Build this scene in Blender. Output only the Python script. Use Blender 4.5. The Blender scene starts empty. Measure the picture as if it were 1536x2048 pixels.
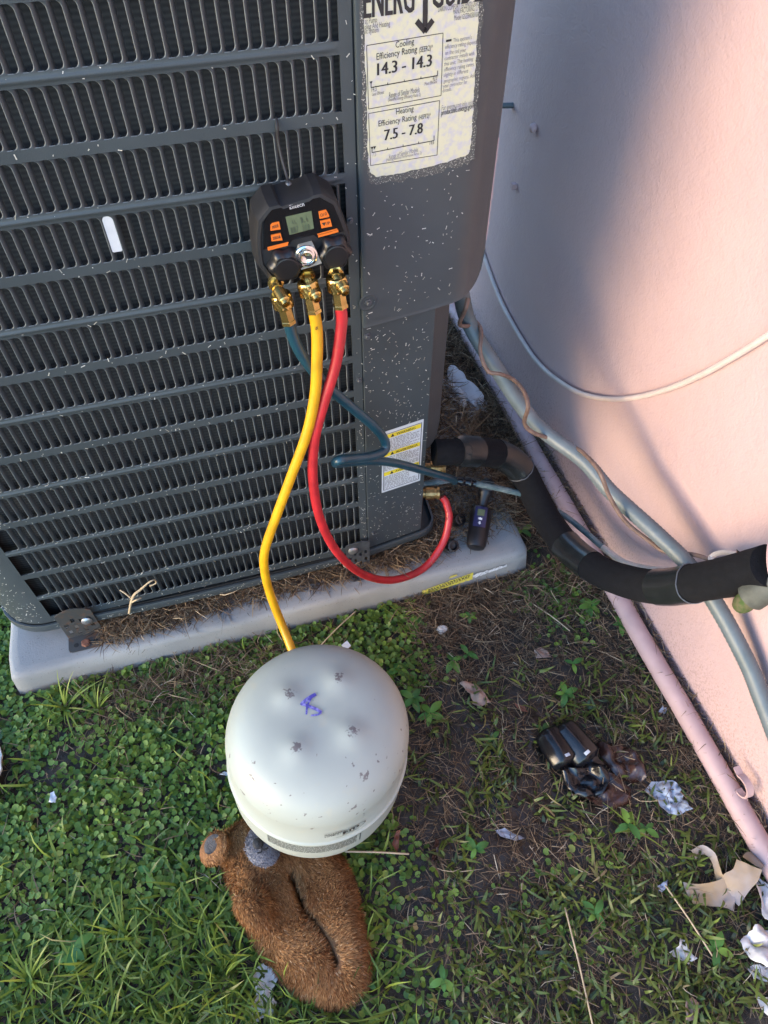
import bpy, math, random
import numpy as np
from mathutils import Vector, Matrix, noise
random.seed(7); RNG = np.random.default_rng(7)
SC = bpy.context.scene; COL = SC.collection
# ---------------------------------------------------------------- units: one unit = 12.5 mm, ground at z = -9.5
S = 0.0125; GZ = -9.5
def W(p): return Vector((p[0]*S, p[1]*S, (p[2]-GZ)*S))
# ---------------------------------------------------------------- camera
F_PX = 1414.86; PITCH, ROLL, YAW = 0.8973, 0.0016, 0.2807
CAM = np.array([-12.9257, -59.2692, 83.8032])
def cam_axes():
    cy, sy, cp, sp, cr, sr = math.cos(YAW), math.sin(YAW), math.cos(PITCH), math.sin(PITCH), math.cos(ROLL), math.sin(ROLL)
    f = np.array([sy*cp, cy*cp, -sp]); r = np.array([cy, -sy, 0.]); u = np.cross(r, f)
    return cr*r+sr*u, -sr*r+cr*u, f
AX_R, AX_U, AX_F = cam_axes()
cd = bpy.data.cameras.new('camera'); cam = bpy.data.objects.new('camera', cd); COL.objects.link(cam)
cd.sensor_fit = 'VERTICAL'; cd.sensor_height = 24.0; cd.lens = F_PX/2048*24.0
cd.clip_start = 0.02; cd.clip_end = 3000
m = Matrix.Identity(4)
for i in range(3):
    m[i][0] = AX_R[i]; m[i][1] = AX_U[i]; m[i][2] = -AX_F[i]
m.translation = W(CAM); cam.matrix_world = m
SC.camera = cam
# ---------------------------------------------------------------- sky, sun, exposure
LIGHT = Vector((1.0, 0.32, -0.20)).normalized()            # the way the low sun's light travels
world = bpy.data.worlds.new('World'); SC.world = world; world.use_nodes = True
wn = world.node_tree; wn.nodes.clear()
wo = wn.nodes.new('ShaderNodeOutputWorld'); wb = wn.nodes.new('ShaderNodeBackground'); ws = wn.nodes.new('ShaderNodeTexSky')
ws.sky_type = 'NISHITA'; ws.sun_disc = False
ws.sun_elevation = math.asin(-LIGHT.z); ws.sun_rotation = math.atan2(-LIGHT.x, -LIGHT.y)
ws.air_density = 1.0; ws.dust_density = 0.3; ws.ozone_density = 3.0
wb.inputs['Strength'].default_value = 0.15
wn.links.new(ws.outputs[0], wb.inputs[0]); wn.links.new(wb.outputs[0], wo.inputs[0])
sl = bpy.data.lights.new('sun', 'SUN'); sl.energy = 0.60; sl.angle = math.radians(32.0); sl.color = (1.0, 0.68, 0.33)
so = bpy.data.objects.new('sun', sl); COL.objects.link(so)
so.rotation_euler = LIGHT.to_track_quat('-Z', 'Y').to_euler(); so.location = (-3, -1, 2)
SC.view_settings.view_transform = 'Standard'; SC.view_settings.look = 'None'
SC.view_settings.exposure = 2.88; SC.view_settings.gamma = 1.0; SC.view_settings.use_curve_mapping = False

# ---------------------------------------------------------------- helpers: pixel of the photograph -> point of the place at a known depth
def ray(x, y): return AX_F + AX_R*(x-768)/F_PX - AX_U*(y-1024)/F_PX
def at_x(x, y, X): d = ray(x, y); return CAM + d*(X-CAM[0])/d[0]
def at_y(x, y, Y): d = ray(x, y); return CAM + d*(Y-CAM[1])/d[1]
def at_z(x, y, Z): d = ray(x, y); return CAM + d*(Z-CAM[2])/d[2]
def fbm(x, y, z=0.0, o=4): return noise.fractal(Vector((x, y, z)), 1.0, 2.0, o)

# ---------------------------------------------------------------- materials
MATS = {}
def nn(nt, t, **kw):
    n = nt.nodes.new(t)
    for k, v in kw.items(): setattr(n, k, v)
    return n
def mat(name, col, rough=0.6, metal=0.0, var=0.12, vscale=30.0, bump=0.0, bscale=200.0, spec=0.5, col2=None, thr=None, detail=5.0, coat=0.0, tint=None):
    """principled surface with noise-driven colour variation, optional second colour in blotches, optional fine bump"""
    mt = bpy.data.materials.new(name); mt.use_nodes = True; nt = mt.node_tree; nt.nodes.clear()
    out = nn(nt, 'ShaderNodeOutputMaterial'); bs = nn(nt, 'ShaderNodeBsdfPrincipled')
    nt.links.new(bs.outputs[0], out.inputs[0])
    tc = nn(nt, 'ShaderNodeTexCoord')
    nz = nn(nt, 'ShaderNodeTexNoise'); nz.inputs['Scale'].default_value = vscale; nz.inputs['Detail'].default_value = detail
    nt.links.new(tc.outputs['Object'], nz.inputs['Vector'])
    rp = nn(nt, 'ShaderNodeValToRGB')
    lo, hi = (thr if thr else (0.3, 0.7))
    rp.color_ramp.elements[0].position = lo; rp.color_ramp.elements[1].position = hi
    c2 = col2 if col2 else tuple(min(1, c*(1+var)) for c in col)
    c1 = col if col2 else tuple(c*(1-var) for c in col)
    rp.color_ramp.elements[0].color = (*c1, 1); rp.color_ramp.elements[1].color = (*c2, 1)
    nt.links.new(nz.outputs['Fac'], rp.inputs['Fac']); nt.links.new(rp.outputs['Color'], bs.inputs['Base Color'])
    bs.inputs['Roughness'].default_value = rough; bs.inputs['Metallic'].default_value = metal
    bs.inputs['Specular IOR Level'].default_value = spec; bs.inputs['Coat Weight'].default_value = coat
    if bump:
        nb = nn(nt, 'ShaderNodeTexNoise'); nb.inputs['Scale'].default_value = bscale; nb.inputs['Detail'].default_value = 6
        nt.links.new(tc.outputs['Object'], nb.inputs['Vector'])
        bp = nn(nt, 'ShaderNodeBump'); bp.inputs['Strength'].default_value = bump; bp.inputs['Distance'].default_value = 0.002
        nt.links.new(nb.outputs['Fac'], bp.inputs['Height']); nt.links.new(bp.outputs[0], bs.inputs['Normal'])
    MATS[name] = mt
    return mt
def leafmat(name, stops, rough=0.5, trans=0.25, spec=0.4):
    """plant matter: colour picked per leaf from a ramp over the random attribute, some light passes through"""
    mt = bpy.data.materials.new(name); mt.use_nodes = True; nt = mt.node_tree; nt.nodes.clear()
    out = nn(nt, 'ShaderNodeOutputMaterial'); bs = nn(nt, 'ShaderNodeBsdfPrincipled'); tr = nn(nt, 'ShaderNodeBsdfTranslucent'); mx = nn(nt, 'ShaderNodeMixShader')
    at = nn(nt, 'ShaderNodeAttribute'); at.attribute_name = 'rnd'
    rp = nn(nt, 'ShaderNodeValToRGB'); els = rp.color_ramp.elements
    while len(els) < len(stops): els.new(0.5)
    for e, (p, c) in zip(els, stops): e.position = p; e.color = (*c, 1)
    nt.links.new(at.outputs['Fac'], rp.inputs['Fac'])
    nt.links.new(rp.outputs[0], bs.inputs['Base Color']); nt.links.new(rp.outputs[0], tr.inputs['Color'])
    bs.inputs['Roughness'].default_value = rough; bs.inputs['Specular IOR Level'].default_value = spec
    mx.inputs[0].default_value = trans
    nt.links.new(bs.outputs[0], mx.inputs[1]); nt.links.new(tr.outputs[0], mx.inputs[2]); nt.links.new(mx.outputs[0], out.inputs[0])
    MATS[name] = mt; return mt

# ---------------------------------------------------------------- mesh building
class MB:
    def __init__(s): s.v = []; s.f = []
    def add(s, vs, fs):
        b = len(s.v); s.v += [tuple(map(float, p)) for p in vs]; s.f += [tuple(b+i for i in f) for f in fs]; return s
    def box(s, a, b):
        x0, y0, z0 = a; x1, y1, z1 = b
        return s.add([(x0,y0,z0),(x1,y0,z0),(x1,y1,z0),(x0,y1,z0),(x0,y0,z1),(x1,y0,z1),(x1,y1,z1),(x0,y1,z1)],
                     [(0,3,2,1),(4,5,6,7),(0,1,5,4),(1,2,6,5),(2,3,7,6),(3,0,4,7)])
    def grid(s, P, close_u=False, close_v=False):
        """P[i][j] points -> quads"""
        n = len(P); k = len(P[0]); b = len(s.v)
        for r in P: s.v += [tuple(map(float, p)) for p in r]
        for i in range(n if close_u else n-1):
            for j in range(k if close_v else k-1):
                i2, j2 = (i+1) % n, (j+1) % k
                s.f.append((b+i*k+j, b+i2*k+j, b+i2*k+j2, b+i*k+j2))
        return s
    def tube(s, path, r, n=12, caps=True):
        path = [np.array(p, float) for p in path]; N = len(path)
        R = r if hasattr(r, '__len__') else [r]*N
        T = [path[min(i+1, N-1)]-path[max(i-1, 0)] for i in range(N)]; T = [t/(np.linalg.norm(t)+1e-9) for t in T]
        ref = np.array([0, 0, 1.]) if abs(T[0][2]) < 0.9 else np.array([1., 0, 0])
        u = np.cross(T[0], ref); u /= np.linalg.norm(u); rows = []
        for i in range(N):
            u = u - T[i]*(u@T[i]); u /= np.linalg.norm(u)+1e-9; w = np.cross(T[i], u)
            rows.append([path[i]+R[i]*(math.cos(a)*u+math.sin(a)*w) for a in [2*math.pi*k/n for k in range(n)]])
        b = len(s.v); s.grid(rows, close_v=True)
        if caps:
            s.f.append(tuple(b+k for k in range(n))); s.f.append(tuple(b+(N-1)*n+k for k in reversed(range(n))))
        return s
    def lathe(s, prof, o, ax=(0, 0, 1), n=32, rad=None):
        """prof [(r, h)...] about axis ax through o; rad(theta, r) can shape the radius"""
        ax = np.array(ax, float); ax /= np.linalg.norm(ax); o = np.array(o, float)
        ref = np.array([0, 0, 1.]) if abs(ax[2]) < 0.9 else np.array([1., 0, 0])
        u = np.cross(ref, ax); u /= np.linalg.norm(u); w = np.cross(ax, u); rows = []
        for r, h in prof:
            row = []
            for k in range(n):
                a = 2*math.pi*k/n; rr = rad(a, r) if rad else r
                row.append(o+ax*h+rr*(math.cos(a)*u+math.sin(a)*w))
            rows.append(row)
        b = len(s.v); s.grid(rows, close_v=True)
        s.f.append(tuple(b+k for k in reversed(range(n)))); s.f.append(tuple(b+(len(prof)-1)*n+k for k in range(n)))
        return s
    def prism(s, poly, o, ex, ey, en, d):
        """polygon (2D list) in the frame o, ex, ey, extruded by d along en"""
        o, ex, ey, en = map(lambda q: np.array(q, float), (o, ex, ey, en)); n = len(poly); b = len(s.v)
        for h in (0, d): s.v += [tuple(o+ex*p[0]+ey*p[1]+en*h) for p in poly]
        s.f.append(tuple(b+i for i in reversed(range(n)))); s.f.append(tuple(b+n+i for i in range(n)))
        for i in range(n): j = (i+1) % n; s.f.append((b+i, b+j, b+n+j, b+n+i))
        return s
    def build(s, name, material, parent=None, smooth=35, origin=None):
        return obj(name, s.v, s.f, material, parent, smooth, origin)
def obj(name, verts, faces, material, parent=None, smooth=35, origin=None):
    V = np.array(verts, float)
    if parent is not None: o3 = np.array(parent['_o'])
    elif origin is not None: o3 = np.array(origin, float)
    else: o3 = np.array([(V[:,0].min()+V[:,0].max())/2, (V[:,1].min()+V[:,1].max())/2, V[:,2].min()])
    me = bpy.data.meshes.new(name)
    me.from_pydata(((V-o3)*S).tolist(), [], [list(f) for f in faces]); me.update()
    if smooth is not None:
        me.shade_smooth()
        if smooth < 180: me.set_sharp_from_angle(angle=math.radians(smooth))
    me.materials.append(MATS[material] if isinstance(material, str) else material)
    ob = bpy.data.objects.new(name, me); COL.objects.link(ob); ob['_o'] = o3.tolist()
    if parent is not None: ob.parent = parent
    else: ob.location = W(o3)
    return ob
def npobj(name, V, F, material, rnd=None, parent=None):
    """one mesh from numpy arrays (uniform polygons)"""
    me = bpy.data.meshes.new(name); n = len(V); k = F.shape[1]; m_ = len(F)
    if parent is not None: o3 = np.array(parent['_o'])
    else: o3 = np.array([V[:,0].mean(), V[:,1].mean(), V[:,2].min()])
    me.vertices.add(n); me.vertices.foreach_set('co', ((V-o3)*S).astype(np.float32).ravel())
    me.loops.add(m_*k); me.loops.foreach_set('vertex_index', F.astype(np.int32).ravel())
    me.polygons.add(m_); me.polygons.foreach_set('loop_start', np.arange(0, m_*k, k, dtype=np.int32))
    me.update(calc_edges=True)
    if rnd is not None:
        a = me.attributes.new('rnd', 'FLOAT', 'POINT'); a.data.foreach_set('value', rnd.astype(np.float32))
    me.materials.append(MATS[material])
    ob = bpy.data.objects.new(name, me); COL.objects.link(ob); ob['_o'] = o3.tolist()
    if parent is not None: ob.parent = parent
    else: ob.location = W(o3)
    return ob
def tag(o, label=None, cat=None, group=None, kind=None):
    if label: o['label'] = label
    if cat: o['category'] = cat
    if group: o['group'] = group
    if kind: o['kind'] = kind
    return o
def thing(name, label, cat, base, group=None):
    o = bpy.data.objects.new(name, None); COL.objects.link(o); o.empty_display_size = 0.02
    o.location = W(base); o['_o'] = [float(c) for c in base]
    return tag(o, label, cat, group)
def spline(pts, n=10):
    """Catmull-Rom through points"""
    P = [np.array(p, float) for p in pts]; P = [2*P[0]-P[1]]+P+[2*P[-1]-P[-2]]; out = []
    for i in range(1, len(P)-2):
        a, b, c, d = P[i-1], P[i], P[i+1], P[i+2]
        for k in range(n):
            t = k/n; out.append(0.5*((2*b)+(c-a)*t+(2*a-5*b+4*c-d)*t*t+(-a+3*b-3*c+d)*t**3))
    out.append(P[-2]); return out
def text_polys(body):
    cu = bpy.data.curves.new('lettering', 'FONT'); cu.body = body; cu.size = 1.0; cu.resolution_u = 2
    ob = bpy.data.objects.new('lettering', cu); COL.objects.link(ob)
    bpy.context.view_layer.update()
    ev = ob.evaluated_get(bpy.context.evaluated_depsgraph_get()); me = ev.to_mesh()
    v = np.array([tuple(q.co)[:2] for q in me.vertices]); f = [tuple(p.vertices) for p in me.polygons]
    ev.to_mesh_clear(); bpy.data.objects.remove(ob); bpy.data.curves.remove(cu)
    return v, f
def add_text(mb, body, p0, p1, up, cap, nrm, lift=0.03, bold=0.0):
    """lettering from p0 to p1 on a flat surface; cap = capital height"""
    v, f = text_polys(body)
    if len(v) == 0: return
    p0 = np.array(p0, float); p1 = np.array(p1, float); ex = p1-p0
    w = v[:,0].max()-v[:,0].min()
    vs = [p0+ex*((q[0]-v[:,0].min())/w)+np.array(up)*(q[1]/0.70*cap)+np.array(nrm)*lift for q in v]
    mb.add(vs, f)
    if bold:
        e = ex/np.linalg.norm(ex); mb.add([p+e*bold+np.array(nrm)*0.002 for p in vs], f)
# ---------------------------------------------------------------- surfaces
mat('cabinet', (0.043,0.053,0.059), rough=0.42, var=0.10, vscale=14, bump=0.12, bscale=900, spec=0.45)
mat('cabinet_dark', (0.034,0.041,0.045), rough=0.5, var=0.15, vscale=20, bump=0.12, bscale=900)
mat('lip_highlight', (0.105,0.118,0.122), rough=0.45, var=0.25, vscale=120)  # lighter than the cabinet: sky highlight of the louver lips put into the colour
mat('seam_black', (0.008,0.009,0.011), rough=0.8)
mat('rust_steel', (0.075,0.075,0.075), rough=0.5, metal=0.5, col2=(0.16,0.085,0.05), thr=(0.52,0.72), vscale=90)
mat('galv', (0.10,0.11,0.125), rough=0.45, metal=0.6, var=0.25, vscale=80)
mat('zinc', (0.42,0.42,0.44), rough=0.38, metal=0.9, var=0.25, vscale=60)
mat('rust', (0.16,0.06,0.035), rough=0.8, var=0.4, vscale=200)
mat('chrome', (0.75,0.75,0.74), rough=0.12, metal=1.0, var=0.05)
mat('brass', (0.60,0.42,0.15), rough=0.27, metal=1.0, var=0.22, vscale=120)
mat('alu', (0.34,0.34,0.31), rough=0.45, metal=0.35, var=0.1)
mat('brass_old', (0.38,0.23,0.09), rough=0.42, metal=0.9, var=0.4, vscale=150)
mat('black_plastic', (0.008,0.008,0.010), rough=0.38, var=0.3, vscale=60, bump=0.05, bscale=1500)
mat('black_gloss', (0.010,0.010,0.012), rough=0.16, var=0.2)
mat('black_rubber', (0.011,0.011,0.013), rough=0.55, var=0.2)
mat('blue_plastic', (0.020,0.022,0.075), rough=0.3, var=0.2)
mat('gauge_plate', (0.006,0.006,0.007), rough=0.22, var=0.1)
mat('orange_print', (0.66,0.15,0.015), rough=0.45, var=0.05)
mat('white_print', (0.62,0.62,0.64), rough=0.5, var=0.1)
mat('lcd', (0.115,0.145,0.085), rough=0.25, var=0.08, vscale=40)
mat('lcd_ink', (0.045,0.06,0.04), rough=0.4)
mat('ink', (0.018,0.017,0.019), rough=0.6)
mat('ink_soft', (0.13,0.12,0.12), rough=0.7, var=0.3, vscale=300)
mat('ink_fine', (0.22,0.20,0.22), rough=0.7, var=0.4, vscale=300)
mat('purple_ink', (0.06,0.05,0.28), rough=0.5, col2=(0.30,0.27,0.58), thr=(0.45,0.68), vscale=160)
mat('energy_paper', (0.58,0.55,0.39), rough=0.6, col2=(0.46,0.44,0.50), thr=(0.46,0.70), vscale=150, detail=9)
mat('glue_residue', (0.075,0.075,0.072), rough=0.8, col2=(0.40,0.38,0.33), thr=(0.56,0.66), vscale=700, detail=3, bump=0.6, bscale=800)
mat('label_white', (0.52,0.54,0.57), rough=0.45, var=0.08, vscale=60)
mat('label_yellow', (0.70,0.54,0.03), rough=0.5, var=0.1, vscale=80)
mat('tape_yellow', (0.58,0.50,0.07), rough=0.7, col2=(0.30,0.28,0.24), thr=(0.55,0.7), vscale=260)
mat('white_scuff', (0.62,0.63,0.65), rough=0.8, col2=(0.33,0.33,0.34), thr=(0.5,0.6), vscale=300)
mat('hose_red', (0.42,0.018,0.024), rough=0.40, var=0.2, vscale=40, coat=0.1)
mat('hose_yellow', (0.60,0.30,0.006), rough=0.40, var=0.16, vscale=40, coat=0.1)
mat('hose_blue', (0.010,0.045,0.066), rough=0.33, var=0.15, vscale=40, coat=0.15)
mat('foam', (0.0065,0.0065,0.008), rough=0.95, spec=0.2, var=0.25, vscale=140, bump=0.6, bscale=900)
mat('pvc_tape', (0.012,0.014,0.015), rough=0.26, var=0.25, vscale=70, bump=0.15, bscale=120)
mat('tape_edge', (0.075,0.08,0.095), rough=0.5, var=0.3, vscale=300)
mat('conduit_grey', (0.080,0.102,0.110), rough=0.45, col2=(0.115,0.135,0.15), thr=(0.35,0.7), vscale=28, bump=0.15, bscale=300)
mat('liquid_line', (0.06,0.10,0.11), rough=0.5, col2=(0.17,0.20,0.20), thr=(0.4,0.65), vscale=60)
mat('beige_paint', (0.56,0.46,0.40), rough=0.6, var=0.15, vscale=60)
mat('cable_white', (0.55,0.44,0.40), rough=0.5, var=0.08, vscale=40)
mat('wire_brown', (0.14,0.085,0.065), rough=0.6, var=0.3, vscale=100)
mat('pink_paint', (0.46,0.31,0.30), rough=0.55, var=0.08, vscale=30, bump=0.1, bscale=300)
mat('moss', (0.09,0.08,0.035), rough=0.8, col2=(0.045,0.075,0.012), thr=(0.42,0.58), vscale=130, bump=0.5, bscale=300)
mat('old_grey_pipe', (0.07,0.07,0.055), rough=0.7, var=0.3, vscale=90)
mat('tissue', (0.56,0.53,0.51), rough=1.0, spec=0.1, var=0.06, vscale=60, bump=0.1, bscale=500)
mat('cloth', (0.62,0.58,0.56), rough=0.95, var=0.15, vscale=90, bump=0.6, bscale=700)
mat('cardboard', (0.31,0.21,0.115), rough=0.85, col2=(0.32,0.27,0.25), thr=(0.40,0.62), vscale=16)
mat('grey_paper', (0.33,0.37,0.44), rough=0.6, col2=(0.16,0.15,0.15), thr=(0.50,0.72), vscale=70)
mat('wet_leaf', (0.040,0.017,0.012), rough=0.25, var=0.5, vscale=70, bump=0.4, bscale=200)
mat('dry_leaf', (0.30,0.20,0.15), rough=0.8, var=0.25, vscale=70)
mat('red_leaf', (0.17,0.06,0.035), rough=0.7, var=0.35, vscale=70)
mat('wet_black', (0.006,0.006,0.008), rough=0.24, var=0.3, vscale=80, bump=0.25, bscale=60)
mat('blue_wrapper', (0.030,0.035,0.17), rough=0.4, var=0.3, vscale=80)
mat('plush_skin', (0.20,0.085,0.032), rough=0.95, var=0.3, vscale=60)
mat('plush_grey', (0.17,0.16,0.175), rough=0.95, var=0.18, vscale=110, bump=0.7, bscale=500)
mat('plush_dark', (0.075,0.068,0.066), rough=0.95, var=0.2, vscale=110, bump=0.7, bscale=500)
mat('thread', (0.010,0.009,0.011), rough=0.7)
mat('pebble', (0.40,0.37,0.34), rough=0.85, var=0.3, vscale=80)

def plastic_film():
    mt = bpy.data.materials.new('plastic_film'); mt.use_nodes = True; bs = mt.node_tree.nodes['Principled BSDF']
    bs.inputs['Base Color'].default_value = (0.8,0.82,0.86,1); bs.inputs['Roughness'].default_value = 0.2
    bs.inputs['Transmission Weight'].default_value = 0.35; bs.inputs['IOR'].default_value = 1.15
    MATS['plastic_film'] = mt
plastic_film()

def coil_material():
    mt = bpy.data.materials.new('coil_fins'); mt.use_nodes = True; nt = mt.node_tree; bs = nt.nodes['Principled BSDF']
    tc = nn(nt, 'ShaderNodeTexCoord'); wv = nn(nt, 'ShaderNodeTexWave', wave_type='BANDS', bands_direction='Z'); wv.inputs['Scale'].default_value = 60; wv.inputs['Distortion'].default_value = 1.5; wv.inputs['Detail'].default_value = 3
    rp = nn(nt, 'ShaderNodeValToRGB'); rp.color_ramp.elements[0].color = (0.012,0.011,0.011,1); rp.color_ramp.elements[1].color = (0.036,0.033,0.032,1)
    nt.links.new(tc.outputs['Object'], wv.inputs['Vector']); nt.links.new(wv.outputs['Fac'], rp.inputs[0]); nt.links.new(rp.outputs[0], bs.inputs['Base Color'])
    bs.inputs['Roughness'].default_value = 0.75; MATS['coil_fins'] = mt
coil_material()

def stucco():
    """painted stucco: pink paint, dirt near the foot, fine raised texture"""
    mt = bpy.data.materials.new('stucco'); mt.use_nodes = True; nt = mt.node_tree; bs = nt.nodes['Principled BSDF']
    tc = nn(nt, 'ShaderNodeTexCoord')
    n1 = nn(nt, 'ShaderNodeTexNoise'); n1.inputs['Scale'].default_value = 3.5; n1.inputs['Detail'].default_value = 6
    r1 = nn(nt, 'ShaderNodeValToRGB'); r1.color_ramp.elements[0].position = 0.3; r1.color_ramp.elements[1].position = 0.7
    r1.color_ramp.elements[0].color = (0.452,0.312,0.308,1); r1.color_ramp.elements[1].color = (0.500,0.352,0.344,1)
    nt.links.new(tc.outputs['Object'], n1.inputs['Vector']); nt.links.new(n1.outputs['Fac'], r1.inputs[0])
    # splashes of dirt low on the wall
    n2 = nn(nt, 'ShaderNodeTexNoise'); n2.inputs['Scale'].default_value = 260; n2.inputs['Detail'].default_value = 3
    n3 = nn(nt, 'ShaderNodeTexNoise'); n3.inputs['Scale'].default_value = 7; n3.inputs['Detail'].default_value = 4
    sx = nn(nt, 'ShaderNodeSeparateXYZ'); nt.links.new(tc.outputs['Object'], sx.inputs[0])
    mr = nn(nt, 'ShaderNodeMapRange'); mr.inputs['From Min'].default_value = 0.02; mr.inputs['From Max'].default_value = 0.20; mr.inputs['To Min'].default_value = 0.24; mr.inputs['To Max'].default_value = 0.0
    nt.links.new(sx.outputs['Z'], mr.inputs['Value'])
    nt.links.new(tc.outputs['Object'], n2.inputs['Vector']); nt.links.new(tc.outputs['Object'], n3.inputs['Vector'])
    ad = nn(nt, 'ShaderNodeMath', operation='ADD'); nt.links.new(n2.outputs['Fac'], ad.inputs[0]); nt.links.new(mr.outputs[0], ad.inputs[1])
    ad2 = nn(nt, 'ShaderNodeMath', operation='MULTIPLY_ADD'); nt.links.new(n3.outputs['Fac'], ad2.inputs[0]); ad2.inputs[1].default_value = 0.25; nt.links.new(ad.outputs[0], ad2.inputs[2])
    r2 = nn(nt, 'ShaderNodeValToRGB'); r2.color_ramp.elements[0].position = 0.80; r2.color_ramp.elements[0].color = (0,0,0,1); r2.color_ramp.elements[1].position = 1.0; r2.color_ramp.elements[1].color = (0.5,0.5,0.5,1)
    nt.links.new(ad2.outputs[0], r2.inputs[0])
    mx = nn(nt, 'ShaderNodeMix', data_type='RGBA'); nt.links.new(r2.outputs[0], mx.inputs['Factor'])
    nt.links.new(r1.outputs[0], mx.inputs['A']); mx.inputs['B'].default_value = (0.22,0.15,0.12,1)
    nt.links.new(mx.outputs['Result'], bs.inputs['Base Color'])
    bs.inputs['Roughness'].default_value = 0.62
    b1 = nn(nt, 'ShaderNodeTexNoise'); b1.inputs['Scale'].default_value = 230; b1.inputs['Detail'].default_value = 3
    b2 = nn(nt, 'ShaderNodeTexNoise'); b2.inputs['Scale'].default_value = 35; b2.inputs['Detail'].default_value = 3
    nt.links.new(tc.outputs['Object'], b1.inputs['Vector']); nt.links.new(tc.outputs['Object'], b2.inputs['Vector'])
    am = nn(nt, 'ShaderNodeMath', operation='MULTIPLY_ADD'); nt.links.new(b2.outputs['Fac'], am.inputs[0]); am.inputs[1].default_value = 1.6; nt.links.new(b1.outputs['Fac'], am.inputs[2])
    bp = nn(nt, 'ShaderNodeBump'); bp.inputs['Strength'].default_value = 0.5; bp.inputs['Distance'].default_value = 0.0022
    nt.links.new(am.outputs[0], bp.inputs['Height']); nt.links.new(bp.outputs[0], bs.inputs['Normal'])
    MATS['stucco'] = mt
stucco()

def concrete():
    mt = bpy.data.materials.new('concrete'); mt.use_nodes = True; nt = mt.node_tree; bs = nt.nodes['Principled BSDF']
    tc = nn(nt, 'ShaderNodeTexCoord')
    n1 = nn(nt, 'ShaderNodeTexNoise'); n1.inputs['Scale'].default_value = 9; n1.inputs['Detail'].default_value = 8
    r1 = nn(nt, 'ShaderNodeValToRGB'); r1.color_ramp.elements[0].position = 0.3; r1.color_ramp.elements[1].position = 0.7
    r1.color_ramp.elements[0].color = (0.20,0.203,0.203,1); r1.color_ramp.elements[1].color = (0.29,0.292,0.288,1)
    n2 = nn(nt, 'ShaderNodeTexNoise'); n2.inputs['Scale'].default_value = 420; n2.inputs['Detail'].default_value = 2
    r2 = nn(nt, 'ShaderNodeValToRGB'); r2.color_ramp.elements[0].position = 0.66; r2.color_ramp.elements[1].position = 0.73
    r2.color_ramp.elements[0].color = (0,0,0,1); r2.color_ramp.elements[1].color = (0.8,0.8,0.8,1)
    # damp, dirty lower edge of the sides
    sx = nn(nt, 'ShaderNodeSeparateXYZ'); nt.links.new(tc.outputs['Object'], sx.inputs[0])
    mr = nn(nt, 'ShaderNodeMapRange'); mr.inputs['From Min'].default_value = 0.005; mr.inputs['From Max'].default_value = 0.045; mr.inputs['To Min'].default_value = 0.75; mr.inputs['To Max'].default_value = 0.0
    nt.links.new(sx.outputs['Z'], mr.inputs['Value'])
    ml = nn(nt, 'ShaderNodeMath', operation='MULTIPLY'); nt.links.new(mr.outputs[0], ml.inputs[0]); nt.links.new(n1.outputs['Fac'], ml.inputs[1])
    for n in (n1, n2): nt.links.new(tc.outputs['Object'], n.inputs['Vector'])
    nt.links.new(n1.outputs['Fac'], r1.inputs[0]); nt.links.new(n2.outputs['Fac'], r2.inputs[0])
    m1 = nn(nt, 'ShaderNodeMix', data_type='RGBA'); nt.links.new(r2.outputs[0], m1.inputs['Factor']); nt.links.new(r1.outputs[0], m1.inputs['A']); m1.inputs['B'].default_value = (0.10,0.095,0.09,1)
    m2 = nn(nt, 'ShaderNodeMix', data_type='RGBA'); nt.links.new(ml.outputs[0], m2.inputs['Factor']); nt.links.new(m1.outputs['Result'], m2.inputs['A']); m2.inputs['B'].default_value = (0.19,0.175,0.15,1)
    nt.links.new(m2.outputs['Result'], bs.inputs['Base Color']); bs.inputs['Roughness'].default_value = 0.85
    bp = nn(nt, 'ShaderNodeBump'); bp.inputs['Strength'].default_value = 0.3; bp.inputs['Distance'].default_value = 0.001
    nt.links.new(n2.outputs['Fac'], bp.inputs['Height']); nt.links.new(bp.outputs[0], bs.inputs['Normal'])
    MATS['concrete'] = mt
concrete()

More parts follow.
